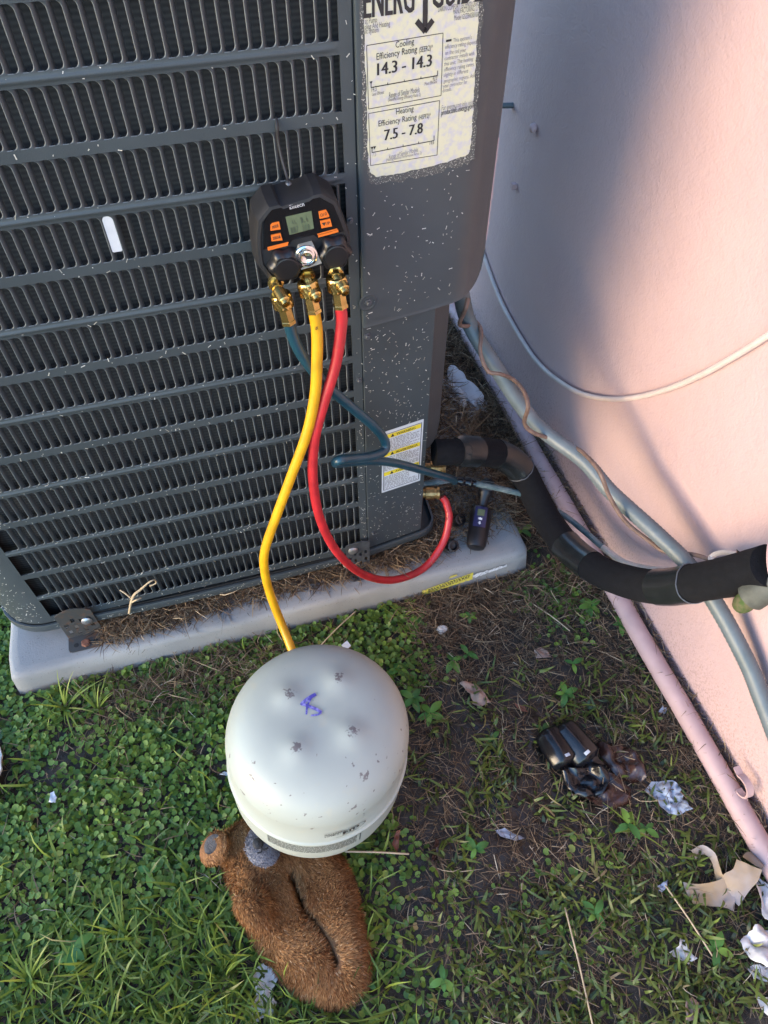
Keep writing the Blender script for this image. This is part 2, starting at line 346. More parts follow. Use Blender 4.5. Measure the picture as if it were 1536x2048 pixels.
def soil():
    mt = bpy.data.materials.new('soil'); mt.use_nodes = True; nt = mt.node_tree; bs = nt.nodes['Principled BSDF']
    tc = nn(nt, 'ShaderNodeTexCoord'); at = nn(nt, 'ShaderNodeAttribute'); at.attribute_name = 'wet'
    n1 = nn(nt, 'ShaderNodeTexNoise'); n1.inputs['Scale'].default_value = 60; n1.inputs['Detail'].default_value = 8
    r1 = nn(nt, 'ShaderNodeValToRGB'); r1.color_ramp.elements[0].position = 0.32; r1.color_ramp.elements[1].position = 0.68
    r1.color_ramp.elements[0].color = (0.017,0.013,0.009,1); r1.color_ramp.elements[1].color = (0.055,0.044,0.031,1)
    n2 = nn(nt, 'ShaderNodeTexNoise'); n2.inputs['Scale'].default_value = 900; n2.inputs['Detail'].default_value = 2
    r2 = nn(nt, 'ShaderNodeValToRGB'); r2.color_ramp.elements[0].position = 0.60; r2.color_ramp.elements[1].position = 0.72
    r2.color_ramp.elements[0].color = (0,0,0,1); r2.color_ramp.elements[1].color = (0.5,0.5,0.5,1)
    for n in (n1, n2): nt.links.new(tc.outputs['Object'], n.inputs['Vector'])
    nt.links.new(n1.outputs['Fac'], r1.inputs[0]); nt.links.new(n2.outputs['Fac'], r2.inputs[0])
    m1 = nn(nt, 'ShaderNodeMix', data_type='RGBA'); nt.links.new(r2.outputs[0], m1.inputs['Factor']); nt.links.new(r1.outputs[0], m1.inputs['A']); m1.inputs['B'].default_value = (0.21,0.20,0.20,1)
    m2 = nn(nt, 'ShaderNodeMix', data_type='RGBA', blend_type='MULTIPLY'); nt.links.new(at.outputs['Fac'], m2.inputs['Factor']); nt.links.new(m1.outputs['Result'], m2.inputs['A']); m2.inputs['B'].default_value = (0.16,0.15,0.15,1)
    nt.links.new(m2.outputs['Result'], bs.inputs['Base Color'])
    mr = nn(nt, 'ShaderNodeMapRange'); mr.inputs['To Min'].default_value = 0.9; mr.inputs['To Max'].default_value = 0.28
    nt.links.new(at.outputs['Fac'], mr.inputs['Value']); nt.links.new(mr.outputs[0], bs.inputs['Roughness'])
    bp = nn(nt, 'ShaderNodeBump'); bp.inputs['Strength'].default_value = 0.9; bp.inputs['Distance'].default_value = 0.004
    nt.links.new(n1.outputs['Fac'], bp.inputs['Height']); nt.links.new(bp.outputs[0], bs.inputs['Normal'])
    MATS['soil'] = mt
soil()
leafmat('dichondra', [(0.0,(0.052,0.112,0.024)),(0.4,(0.115,0.205,0.036)),(0.75,(0.205,0.295,0.046)),(0.95,(0.31,0.32,0.07)),(1.0,(0.44,0.35,0.15))], rough=0.5, trans=0.32)
leafmat('grass', [(0.0,(0.052,0.090,0.022)),(0.45,(0.145,0.215,0.034)),(0.8,(0.27,0.32,0.048)),(0.93,(0.32,0.31,0.08)),(1.0,(0.42,0.33,0.14))], rough=0.45, trans=0.33)
leafmat('grass_wet', [(0.0,(0.030,0.045,0.014)),(0.4,(0.090,0.125,0.024)),(0.72,(0.175,0.215,0.040)),(0.9,(0.26,0.23,0.08)),(1.0,(0.36,0.27,0.14))], rough=0.38, trans=0.28)
leafmat('weed', [(0.0,(0.035,0.11,0.030)),(0.6,(0.085,0.22,0.040)),(1.0,(0.20,0.33,0.045))], rough=0.42, trans=0.28)
leafmat('straw', [(0.0,(0.055,0.034,0.022)),(0.5,(0.17,0.115,0.070)),(0.85,(0.32,0.24,0.15)),(1.0,(0.50,0.42,0.30))], rough=0.8, trans=0.1, spec=0.2)
leafmat('needle', [(0.0,(0.050,0.032,0.022)),(0.5,(0.165,0.110,0.066)),(0.9,(0.34,0.24,0.145)),(1.0,(0.44,0.34,0.23))], rough=0.8, trans=0.05, spec=0.2)
leafmat('clipping', [(0.0,(0.30,0.29,0.24)),(0.7,(0.58,0.56,0.50)),(1.0,(0.75,0.74,0.70))], rough=0.8, trans=0.1)
leafmat('fur', [(0.0,(0.085,0.034,0.013)),(0.45,(0.29,0.130,0.048)),(0.8,(0.47,0.235,0.092)),(1.0,(0.56,0.37,0.21))], rough=0.8, trans=0.08, spec=0.2)
leafmat('fur_grey', [(0.0,(0.10,0.095,0.105)),(0.6,(0.20,0.195,0.22)),(1.0,(0.32,0.31,0.33))], rough=0.9, trans=0.05, spec=0.2)
# ================================================================ the setting
def ground_h(x, y):
    h = GZ + 0.45*fbm(x*0.06, y*0.06, 3.1) + 0.28*fbm(x*0.25, y*0.25, 7.7, 3)
    if -60 < x < 42 and -80 < y < 70:
        h += 0.16*fbm(x*0.9, y*0.9, 1.3, 3)
    return h
def wetness(x, y):
    d = math.hypot((x-15)/18, (y+36)/18)
    w = max(0., min(1., 1.45-d*1.1+0.5*fbm(x*0.12, y*0.12, 9.0)))
    d2 = math.hypot((x-21)/8, (y+36)/7); return max(w, max(0., min(1., 1.6-d2)))
def make_ground():
    far = [-60000, -12000, -3000, -900, -300, -160, -110]
    xs = far+list(np.arange(-85, 48, 0.8))+[60, 110, 160, 300, 900, 3000, 12000, 60000]
    ys = far+list(np.arange(-95, 66, 0.8))+[80, 110, 160, 300, 900, 3000, 12000, 60000]
    V = []; wet = []
    for y in ys:
        for x in xs:
            near = abs(x) < 100 and abs(y) < 100
            V.append((x, y, ground_h(x, y) if near else GZ)); wet.append(wetness(x, y) if near else 0.)
    nx, ny = len(xs), len(ys)
    F = np.array([(j*nx+i, j*nx+i+1, (j+1)*nx+i+1, (j+1)*nx+i) for j in range(ny-1) for i in range(nx-1)])
    V = np.array(V); me = bpy.data.meshes.new('ground'); me.from_pydata(((V-np.array([0,0,GZ]))*S).tolist(), [], F.tolist()); me.shade_smooth()
    a = me.attributes.new('wet', 'FLOAT', 'POINT'); a.data.foreach_set('value', np.array(wet, np.float32))
    me.materials.append(MATS['soil']); o = bpy.data.objects.new('ground', me); COL.objects.link(o); tag(o, kind='structure')
make_ground()

# house wall: a stuccoed slab, its face gently uneven
def make_wall():
    mb = MB(); ys = np.arange(-240, 241, 6.0); zs = np.arange(-13, 212, 5.0)
    mb.grid([[(39.3+0.12*fbm(y*0.03, z*0.03, 2.0, 2), y, z) for z in zs] for y in ys])
    y0, y1, z0, z1 = ys[0], ys[-1], zs[0], zs[-1]
    mb.add([(39.3,y0,z0),(50,y0,z0),(50,y1,z0),(39.3,y1,z0),(39.3,y0,z1),(50,y0,z1),(50,y1,z1),(39.3,y1,z1)], [(1,2,6,5),(4,5,6,7),(0,1,5,4),(2,3,7,6)])
    w = mb.build('house_wall', 'stucco', smooth=60, origin=(44, 0, GZ))
    tag(w, 'pale pink painted stucco house wall with a soft low-sun glow', 'wall')
make_wall()

# concrete pad
def make_pad():
    t = thing('concrete_pad', 'grey concrete slab under the outdoor unit, straw along its edge', 'slab', (-12, 25, GZ))
    X0, X1, Y0, Y1, ZT = -50.4, 26.3, -5.0, 62.0, -5.0
    prof = [(0.55, -11.5), (0.30, -9.5), (0.12, -7.2), (0.0, -6.1), (-0.10, -5.6), (-0.32, -5.22), (-0.75, -5.05), (-1.4, ZT)]
    def ring(off, z):
        x0, x1, y0, y1 = X0-off, X1+off, Y0-off, Y1+off; r = 1.3; P = []
        def edge(a, b, n):
            for i in range(n): P.append((a[0]+(b[0]-a[0])*i/n, a[1]+(b[1]-a[1])*i/n))
        edge((x0+r, y0), (x1-r, y0), 60)
        P.append((x1-r*0.35, y0+r*0.35)); edge((x1, y0+r), (x1, y1-r), 30); P.append((x1-r*.35, y1-r*.35))
        edge((x1-r, y1), (x0+r, y1), 20); P.append((x0+r*.35, y1-r*.35)); edge((x0, y1-r), (x0, y0+r), 30); P.append((x0+r*.35, y0+r*.35))
        return [(x+0.09*fbm(x*.4, y*.4, z), y+0.14*fbm(x*.25, y*.4, z+5), z+0.05*fbm(x*.3, y*.3, 4)) for x, y in P]
    mb = MB(); rows = [ring(o, z) for o, z in prof]; mb.grid(rows, close_v=True)
    n = len(rows[0]); b = (len(rows)-1)*n; c = len(mb.v); mb.v.append((-12, 28, ZT))
    for i in range(n): mb.f.append((b+i, b+(i+1) % n, c))
    mb.build('slab', 'concrete', t, smooth=50)
    # torn yellow product tape and a white scuff low on the front edge
    yf = lambda z: -5.0-0.30*(1-max(0, min(1, (z+9.5)/3.9)))-0.13
    mb = MB(); N = 26; top = []; bot = []
    for i in range(N+1):
        u = i/N; x = 8.7+8.2*u; j = 0.22*fbm(x*1.7, 3.0)
        zt = -7.9+1.5*u+j; zb = -9.1+1.0*u+0.2*fbm(x*2.3, 8.)
        if u > .93: zt -= (u-.93)*5*random.random()
        top.append((x, yf(zt)-.02, zt)); bot.append((x, yf(zb)-.02, zb))
    mb.grid([bot, top]); tp = mb.build('tape_label', 'tape_yellow', t, smooth=None)
    mb = MB()
    for r in range(4):
        u = 0.12
        while u < 0.9:
            w = random.uniform(.015, .05); x = 8.7+8.2*u; z = -7.9+1.5*u-0.22-0.22*r
            mb.box((x, yf(z)-.08, z), (x+8.2*w, yf(z)-.03, z+.07)); u += w+random.uniform(.012, .03)
    mb.build('print', 'ink', tp, smooth=None)
    mb = MB(); mb.add([(12.9,yf(-6.1)-.03,-6.5),(14.3,yf(-6.0)-.03,-6.2),(14.1,yf(-5.8)-.03,-5.85),(13.2,yf(-5.9)-.03,-5.95)], [(0,1,2,3)]); mb.build('tape_scrap', 'tape_yellow', t, smooth=None)
    mb = MB(); top = []; bot = []
    for i in range(21):
        u = i/20; x = 16.8+5.6*u; zt = -7.0+0.5*u+.35*fbm(x*1.9, 2.)*(1); zb = -7.9+0.95*u+.25*fbm(x*2.1, 6.)
        top.append((x, yf(zt)-.02, max(zt, zb+.05))); bot.append((x, yf(zb)-.02, zb))
    mb.grid([bot, top]); mb.build('paint_scuff', 'white_scuff', t, smooth=None)
make_pad()

# ================================================================ the outdoor unit
A8 = math.radians(8.0); E1 = np.array([math.cos(A8), math.sin(A8), 0]); N8 = np.array([math.sin(A8), -math.cos(A8), 0])
UPZ = np.array([0, 0, 1.])
def on_panel(x, y, off=0.0):
    """pixel -> point on the service side plane (turned 8 degrees), off = outward"""
    o = np.array([1.75, 0, 0])+N8*off; d = ray(x, y); return CAM+d*(((o-CAM)@N8)/(d@N8))
PIT, HS, NC, NR = 4.95, 4.05, 43, 16
ZTOP = NR*PIT+2.2
UNIT = thing('heat_pump_unit', 'dark grey outdoor heat pump with slotted louver panel and efficiency sticker', 'heat pump', (-16, 25, -4.9))
def arc(cx, cy, r, a0, a1, n): return [(cx+r*math.cos(math.radians(a0+(a1-a0)*i/n)), cy+r*math.sin(math.radians(a0+(a1-a0)*i/n))) for i in range(n+1)]
def make_unit():
    xl = -42.85
    # --- stamped sheet: stiles, bands between the slot rows, rounded corner, left side and back
    mb = MB(); th = 0.16
    def strip(x0, x1, z0, z1, bead=False):
        if not bead: mb.box((x0, 0, z0), (x1, th, z1)); return
        zm = (z0+z1)/2; prof = [(0, z0), (0, zm-.26), (-.06, zm-.17), (-.13, zm-.06), (-.13, zm+.06), (-.06, zm+.17), (0, zm+.26), (0, z1)]
        mb.grid([[(x0, y, z) for y, z in prof], [(x0+.8, y*.9, z) for y, z in prof], [(x1-1.2, y, z) for y, z in prof], [(x1-.3, 0, z) for y, z in prof], [(x1, 0, z) for y, z in prof]])
        mb.add([(x0,0,z0),(x1,0,z0),(x1,th,z0),(x0,th,z0),(x0,0,z1),(x1,0,z1),(x1,th,z1),(x0,th,z1)], [(0,3,2,1),(4,5,6,7),(2,3,7,6)])
    for k in range(NR+1):
        z0 = -1.25 if k == 0 else (k-1)*PIT+HS
        z1 = 0.0 if k == 0 else (ZTOP if k == NR else k*PIT)
        strip(xl, 0.60, z0, z1, bead=(k % 2 == 1 and 0 < k < NR))
    mb.box((0.60, 0, -1.25), (1.62, th, ZTOP))
    pl = [(xl, 0), (-43.6, 0)]+[(x, y) for x, y in arc(-43.6, 6.2, 6.2, 270, 180, 10)][1:]+[(-49.8, 52)]+arc(-43.8, 52, 6, 180, 90, 6)+[(8, 58)]
    mb.grid([[(x, y, z) for z in (-1.25, ZTOP)] for x, y in pl])
    pin = [(x+.0 if i < 2 else x, y+th if i < 2 else y) for i, (x, y) in enumerate(pl)]
    panel = mb.build('louver_panel', 'cabinet', UNIT, smooth=40)
    # --- one louver: lip with rounded flares where it runs into the bands, blade curling inward to its right
    def louver_mesh():
        r1, r2 = 0.46, 0.12; zs = [0, .03, .09, .18, .30, .46, HS-.46, HS-.30, HS-.18, HS-.09, HS-.03, HS]; rows = []
        for z in zs:
            e = min(z, HS-z)
            fl = r1*(1-math.sqrt(max(0, 1-(1-min(e, r1)/r1)**2))); fr = r2*(1-math.sqrt(max(0, 1-(1-min(e, r2)/r2)**2)))
            L, R = -.055-fl, .025+fr*.6
            rows.append([(L+.03, .22, z), (L, .05, z), (L+.055, .003, z), (R, .003, z), (R+.11, .07, z), (R+.23, .22, z), (R+.31, .50, z)])
        b = MB(); b.grid(rows)
        b.add([(-.93, .004, -.012), (-.46, .004, -.012), (-.46, .055, .045), (-.93, .055, .045)], [(0, 1, 2, 3)]); return b
    lm = louver_mesh(); me = None; cand = []; nf = len(lm.f); lip_lit = [i for i in range(nf-1) if i % 6 == 1]+[nf-1]
    def wear_or_highlight(mesh, reps):  # gives lip and slot-bottom faces the painted highlight colour
        mesh.materials.append(MATS['lip_highlight'])
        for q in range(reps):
            for i in lip_lit: mesh.polygons[q*nf+i].material_index = 1
    for k in range(NR):
        for c in range(0, NC-1):
            x, z = -c-.12, k*PIT
            p = np.array([x, 0, z+HS/2]); d = p-CAM; dep = d@AX_F
            px, py = 768+F_PX*(d@AX_R)/dep, 1024-F_PX*(d@AX_U)/dep
            seen = -20 < px < 1556 and -60 < py < 2048
            cand.append((0 if seen else 1, dep, x, z))
    cand.sort()
    for i, (_, _, x, z) in enumerate(cand[:300]):
        if me is None:
            ob = lm.build('louver', 'cabinet', None, smooth=60, origin=(0, 0, 0)); me = ob.data; wear_or_highlight(me, 1)
        else:
            ob = bpy.data.objects.new('louver', me); COL.objects.link(ob)
        ob.parent = UNIT; ob.location = Vector(((x-UNIT['_o'][0])*S, (0-UNIT['_o'][1])*S, (z-UNIT['_o'][2])*S))
    mb = MB()
    for _, _, x, z in cand[300:]: mb.add([(p[0]+x, p[1], p[2]+z) for p in lm.v], lm.f)
    rest = tag(mb.build('louver', 'cabinet', UNIT, smooth=60), kind='stuff'); wear_or_highlight(rest.data, len(cand)-300)
    # --- coil behind the slots
    mb = MB(); pc = [(1.3, 1.5), (-42.5, 1.5)]+arc(-42.5, 7, 5.5, 270, 180, 6)+[(-48, 50)]
    mb.grid([[(x, y, z) for z in (-2, ZTOP-1)] for x, y in pc]); mb.build('coil', 'coil_fins', UNIT)
    # --- base pan: bowed rim with a dark seam above it
    def plan(off):
        P = [(-49.8-off, 56)]+arc(-43.6, 6.2, 6.2+off, 180, 270, 10)
        for i in range(1, 24):
            x = -43.6+(45.3)*i/24; P.append((x, -off-0.55*max(0, 1-((x+20)/21)**2)))
        P += [(1.72, -off), (6, .6-off), (9.6, 1.1-off)]+arc(9.9, 3.9, 2.75+off, 278, 360, 7)+[(12.9+off, 9), (14.5+off, 56)]
        return P
    mb = MB(); rows = [plan(.05), plan(.34), plan(.42), plan(.42), plan(.30), plan(-.6)]; zz = [-1.45, -1.45, -1.6, -2.7, -2.9, -2.9]
    mb.grid([[(x, y, z) for x, y in r] for r, z in zip(rows, zz)])
    mb.build('base_rim', 'cabinet', UNIT, smooth=40)
    mb = MB(); P = plan(-.15); mb.v += [(x, y, -2.75) for x, y in P]; mb.f.append(tuple(range(len(P)))); mb.build('base_pan', 'cabinet_dark', UNIT, smooth=None)
    mb = MB(); P = plan(-.12); mb.grid([[(x, y, -1.5) for x, y in P[:38]], [(x, y, -1.2) for x, y in P[:38]]]); mb.build('seam', 'seam_black', UNIT)
    for (x, y) in [(-40, 8), (5, 8), (-40, 50), (5, 50)]:
        b = MB(); b.lathe([(1.6, -4.98), (1.8, -4.5), (1.5, -2.8)], (x, y, 0), n=14); b.build('foot', 'black_rubber', UNIT)
    # --- service side: lower panel, corner strip, valve recess, right side
    o = np.array([1.78, 0, 0]); Q = lambda u, z, off=0.: tuple(o+E1*u+N8*off+UPZ*z)
    mb = MB(); W8 = 8.55
    mb.grid([[Q(-.03, -1.0, -.25), Q(-.03, 44, -.25)], [Q(-.03, -1.0, .0), Q(-.03, 44, .0)], [Q(.05, -1.0, .07), Q(.05, 44, .07)], [Q(W8-.08, -1.0, .07), Q(W8-.08, 44, .07)], [Q(W8, -1.0, 0), Q(W8, 44, 0)], [Q(W8, -1.0, -.8), Q(W8, 44, -.8)]])
    mb.build('service_panel', 'cabinet', UNIT, smooth=40)
    mb = MB(); mb.grid([[(1.60, .1, -1.2), (1.60, .1, ZTOP)], [(1.82, .1, -1.2), (1.82, .1, ZTOP)]]); mb.build('seam', 'seam_black', UNIT)
    c0 = np.array(Q(W8, 0, -.12)); c1 = np.array([13.0, 4.1, 0]); mb = MB(); rows = []
    for i in range(9):
        t = i/8; p = c0+(c1-c0)*t; zb = 16.0-.6*math.sin(t*math.pi) + (2.0*(t-.75)**2*16 if t > .75 else 0)
        rows.append([(p[0], p[1], zb), (p[0], p[1], ZTOP)])
    mb.grid(rows); mb.grid([[(13, 4.1, 16.5), (13, 4.1, ZTOP)], [(13.6, 12, 16.5), (13.6, 12, ZTOP)], [(13.6, 12, -2.6), (13.6, 12, ZTOP)], [(14.5, 56, -2.6), (14.5, 56, ZTOP)]])
    mb.build('corner_post', 'cabinet_dark', UNIT, smooth=40)
    mb = MB(); mb.grid([[(c0[0]+.1, c0[1]+.3, -2.7), (c0[0]+.1, c0[1]+.3, 17)], [(11.0, 7.8, -2.7), (11.0, 7.8, 17)], [(13.6, 12, -2.7), (13.6, 12, 17)]]); mb.build('valve_plate', 'cabinet_dark', UNIT, smooth=None)
    # --- upper cover wrapping the corner, rounded at its lower outer end
    cv = [np.array(Q(-.02, 0, .02))[:2], np.array(Q(-.02, 0, .30))[:2], np.array(Q(.08, 0, .38))[:2]]
    for u in np.linspace(.5, 10.2, 10): cv.append(np.array(Q(u, 0, .38))[:2])
    a = A8; p = cv[-1].copy()
    for i in range(7): a += math.radians(36/7); p = p+np.array([math.cos(a), math.sin(a)])*.42; cv.append(p.copy())
    for i in range(6): p = p+np.array([math.cos(a), math.sin(a)])*.53; cv.append(p.copy())
    d = [0]
    for i in range(1, len(cv)): d.append(d[-1]+np.linalg.norm(cv[i]-cv[i-1]))
    Lc = d[-1]; rows = []
    for q, s_ in zip(cv, d):
        e = max(0, (s_-(Lc-2.6))/2.6); zb = 38.45+3.0*(1-math.sqrt(max(0, 1-e*e)))+.05*max(0, s_-8)
        rows.append([(q[0]-N8[0]*.3, q[1]-N8[1]*.3, zb+.02), (q[0]+N8[0]*.10, q[1]+N8[1]*.10, zb-.06), (q[0]+N8[0]*.03, q[1]+N8[1]*.03, zb+.16), (q[0], q[1], zb+.4), (q[0], q[1], ZTOP)])
    mb = MB(); mb.grid(rows)
    q = cv[-1]; mb.grid([[(q[0], q[1], 41.7), (q[0], q[1], ZTOP)], [(q[0]-.35, q[1]+.25, 41.7), (q[0]-.35, q[1]+.25, ZTOP)], [(q[0]-1.5, q[1]+9, 41.7), (q[0]-1.5, q[1]+9, ZTOP)]])
    cover = mb.build('upper_cover', 'cabinet', UNIT, smooth=40)
    mb = MB()
    for i in range(14): mb.box((q[0]-.12+.05*random.random(), q[1]-.06, 43.0+i*.75), (q[0]+.05+.06*random.random(), q[1]+.14, 43.75+i*.75))
    tag(mb.build('paint_edge', 'pink_paint', cover, smooth=None), 'smear of pink wall paint along the cover edge')
    # screw in a round dimple of the cover, other screws
    c = on_panel(736, 605, .40); mb = MB(); mb.lathe([(1.0, .0), (.95, .06), (.72, .03), (.60, -.02)], c, N8, n=28); mb.build('dimple', 'cabinet', cover, smooth=60)
    def screw(p, n_, r, par):
        b = MB(); b.lathe([(r, 0), (r, .10), (r*.62, .13), (r*.60, .32), (r*.5, .36)], p, n_, n=6 if r > .4 else 12); b.build('screw', 'galv', par, smooth=30)
    screw(c, N8, .42, cover); screw(on_panel(734, 672, .07), N8, .40, UNIT); screw(on_panel(746, 1066, .07), N8, .36, UNIT)
    screw(at_y(718, 760, 0), (0, -1, 0), .36, UNIT); screw(at_y(700, 440, 0), (0, -1, 0), .3, UNIT)
    # lid
    mb = MB(); P = [(-49.8, 54)]+arc(-43.6, 6.2, 6.3, 180, 270, 8)+[(1.7, -.1)]+[tuple(c_) for c_ in cv[3:]]+[(15, 56)]
    mb.prism(P, (0, 0, ZTOP), (1, 0, 0), (0, 1, 0), (0, 0, 1), 1.2); mb.build('lid', 'cabinet', UNIT, smooth=30)
    # --- service valves
    for (px, py, X, ln) in [(877, 936, 13.2, 2.2), (866, 986, 12.6, 1.9)]:
        p = at_x(px, py, X); ax = np.array([1, -.25, .0]); ax /= np.linalg.norm(ax)
        b = MB(); b.lathe([(.75, -2.6), (.75, -1.2), (1.0, -1.15), (1.0, .1), (.85, .15), (.85, .5), (1.02, .55), (1.02, .9), (.8, 1.0), (.45, 1.02), (.42, .7)], p, ax, n=14)
        v = b.build('service_valve', 'brass_old', UNIT, smooth=25)
        b = MB(); b.lathe([(.6, -3.4), (.62, -2.5)], p, ax, n=12); b.build('stub', 'brass_old', v)
    return cover
COVER = make_unit()

def make_labels():
    up = UPZ; n = N8
    P = lambda x, y, off=.42: on_panel(x, y, off)
    # ---------- efficiency sticker with worn edges
    out = [(727,-40),(728,40),(729,90),(731,140),(733,190),(734,240),(735,290),(737,330),(741,346),(752,353),(775,351),(800,346),(830,340),(860,333),(890,325),(915,316),(935,309),(941,300),(943,270),(946,220),(949,170),(952,120),(955,70),(958,20),(961,-40)]
    rz = []
    for i in range(len(out)-1):
        (a, b), (c, d) = out[i], out[i+1]
        for k in range(4): t = k/4; rz.append((a+(c-a)*t+random.uniform(-1.3, 1.3), b+(d-b)*t+random.uniform(-1.2, 1.2)))
    mb = MB(); cen = P(845, 150, .40)
    ring = [P(x, y, .405) for x, y in rz]; rings = [ring]+[[cen+(q-cen)*f for q in ring] for f in (.97, .6)]
    mb.grid([list(r) for r in rings], close_v=True); b = len(mb.v); mb.v.append(tuple(cen)); k = len(ring)
    for i in range(k): mb.f.append((2*k+i, 2*k+(i+1) % k, b))
    lab = mb.build('efficiency_sticker', 'energy_paper', COVER, smooth=None)
    # torn glue along its lower and side edges
    mb = MB(); inn = [P(x, y, .392) for x, y in rz]; outr = []
    for (x, y), q in zip(rz, inn):
        ex = 13 if y > 300 else 9
        dx = (-1 if x < 800 else 1) if y < 305 else (0.3 if x > 900 else -.2); dy = 1 if y > 300 else 0
        outr.append(P(x+dx*ex*random.uniform(.7, 1.15), y+dy*ex*random.uniform(.9, 1.6), .388))
    mb.grid([inn, outr]); mb.build('glue_residue', 'glue_residue', COVER, smooth=None)
    ink = MB(); soft = MB(); fine = MB()
    T = lambda mb_, s, a, b_, cap, bold=0.: add_text(mb_, s, P(*a), P(*b_), up, cap, n, .01, bold)
    T(ink, 'ENERG', (727, 37), (826, 24), 2.2, .10); T(ink, 'GUIDE', (862, 17), (962, 2), 2.2, .10)
    def bar(mb_, a, b_, w):
        p, q = P(*a), P(*b_); d = q-p; L = np.linalg.norm(d); d /= L; s = np.cross(n, d)*w/2
        mb_.add([p-s+n*.012, q-s+n*.012, q+s+n*.012, p+s+n*.012], [(0, 1, 2, 3)])
    bar(ink, (851, -30), (850, 52), .42); bar(ink, (851, 63), (833, 42), .42); bar(ink, (849, 63), (866, 40), .42)
    T(soft, 'at Pump', (730, 48), (754, 44), .36); T(soft, 'oling And Heating', (729, 59), (780, 52), .36); T(soft, 'lit System', (730, 68), (757, 64), .36)
    T(soft, 'DAIKIN COMFORT TECHNOLOGIES', (876, 24), (958, 10), .34); T(soft, 'MANUFACTURING, L.P.', (906, 29), (958, 20), .34); T(soft, 'Model GSZB403010A', (908, 41), (958, 33), .36)
    for box in ([(733,91),(886,66),(882,191),(737,218)], [(737,227),(879,201),(874,310),(741,331)]):
        for i in range(4): bar(ink, box[i], box[(i+1) % 4], .05)
    T(ink, 'Cooling', (791, 96), (828, 88), .44); T(ink, 'Efficiency Rating', (753, 120), (834, 104), .46); T(ink, '(SEER2)*', (838, 105), (865, 100), .38)
    T(ink, '14.3 - 14.3', (754, 151), (862, 132), .86, .07)
    T(ink, 'Heating', (792, 229), (827, 222), .44); T(ink, 'Efficiency Rating', (757, 253), (833, 239), .46); T(ink, '(HSPF2)*', (837, 240), (861, 235), .38)
    T(ink, '7.5 - 7.8', (768, 281), (844, 266), .86, .07)
    for (a, b_, ts) in (((742,175),(875,151),(0,.25,.5,.75,1)), ((744,305),(868,281),(0,.25,.5,.75,1))):
        bar(ink, a, b_, .07)
        for t in ts:
            x, y = a[0]+(b_[0]-a[0])*t, a[1]+(b_[1]-a[1])*t; bar(ink, (x, y), (x, y-(10 if t in (0, 1) else 4)), .06)
    for (x, y) in ((742, 163), (744, 294), (749, 293)):
        ink.add([P(x-3, y)+n*.015, P(x+3, y-1)+n*.015, P(x, y+6)+n*.015], [(0, 2, 1)])
    T(soft, '14.3', (743, 184), (753, 182), .4); T(soft, '42.0', (865, 162), (874, 160), .4); T(soft, 'Least Efficient', (744, 192), (768, 187), .25); T(soft, 'Most Efficient', (849, 171), (874, 166), .25)
    T(soft, 'Range of Similar Models', (778, 196), (839, 184), .42); T(soft, '(Seasonal Energy Efficiency Ratio 2)', (776, 203), (841, 192), .26)
    T(fine, '7.5', (745, 313), (752, 312), .36); T(soft, '14.6', (859, 290), (868, 288), .36); T(fine, 'Range of Similar Models', (778, 318), (836, 303), .38); T(fine, '(Heating Seasonal Performance Factor 2)', (772, 323), (843, 308), .24)
    body = [("This system's", 906, 85, 943, 78), ('efficiency rating depends', 890, 98, 955, 87), ('on the coil your', 890, 110, 932, 103), ('contractor installs with', 889, 121, 948, 110), ('this unit. The heating', 888, 132, 946, 121), ('efficiency rating varies', 888, 143, 947, 132), ('slightly in different', 887, 154, 936, 145), ('geographic regions. Ask', 887, 166, 950, 154), ('your contractor for', 886, 176, 934, 167), ('details.', 885, 185, 903, 181)]
    for s, x0, y0, x1, y1 in body: T(fine, s, (x0, y0), (x1, y1), .30)
    bar(ink, (892, 82), (903, 80), .16)
    T(fine, 'For energy cost info, visit', (883, 221), (946, 209), .42); T(soft, 'productinfo.energy.gov', (882, 231), (945, 217), .46, .03)
    ink.build('print', 'ink', lab, smooth=None); soft.build('print', 'ink_soft', lab, smooth=None); fine.build('print', 'ink_fine', lab, smooth=None)
    # ---------- warning sticker
    P2 = lambda x, y, off=.10: on_panel(x, y, off)
    c = [P2(765, 865.5), P2(847.5, 838), P2(840, 961), P2(763.5, 986)]
    mb = MB(); mb.add(c+[q-n*.03 for q in c], [(0, 3, 2, 1), (0, 1, 5, 4), (1, 2, 6, 5), (2, 3, 7, 6), (3, 0, 4, 7)]); wl = mb.build('warning_sticker', 'label_white', UNIT, smooth=None)
    c = [np.array(q) for q in c]
    def B(u, v, lift=.008): return (c[0]*(1-u)*(1-v)+c[1]*u*(1-v)+c[2]*u*v+c[3]*(1-u)*v)+n*lift
    yb = MB(); tx = MB(); ln = MB()
    for v0, word, w1 in ((.055, 'WARNING', .80), (.335, 'ADVERTENCIA', .88), (.655, 'AVERTISSEMENT', .93)):
        yb = MB(); yb.add([B(.05, v0), B(.94, v0), B(.94, v0+.062), B(.05, v0+.062)], [(0, 3, 2, 1)]); yb.build('yellow_band', 'label_yellow', wl, smooth=None)
        add_text(tx, word, B(.34, v0+.052, .012), B(w1, v0+.052, .012), up, .42, n, .002, .02)
        tx.add([B(.20, v0+.056, .014), B(.29, v0+.056, .014), B(.245, v0+.006, .014)], [(0, 1, 2)])
        yb2 = B(.245, v0+.04, .016)
        vv = v0+.080
        while vv < v0+(.265 if v0 < .3 else .30):
            u = .06; end = random.choice([.92, .92, .9, .7, .88])
            while u < end:
                w = random.uniform(.02, .09); ln.add([B(u, vv), B(min(u+w, end), vv), B(min(u+w, end), vv+.0085), B(u, vv+.0085)], [(0, 3, 2, 1)]); u += w+random.uniform(.012, .03)
            vv += .0205
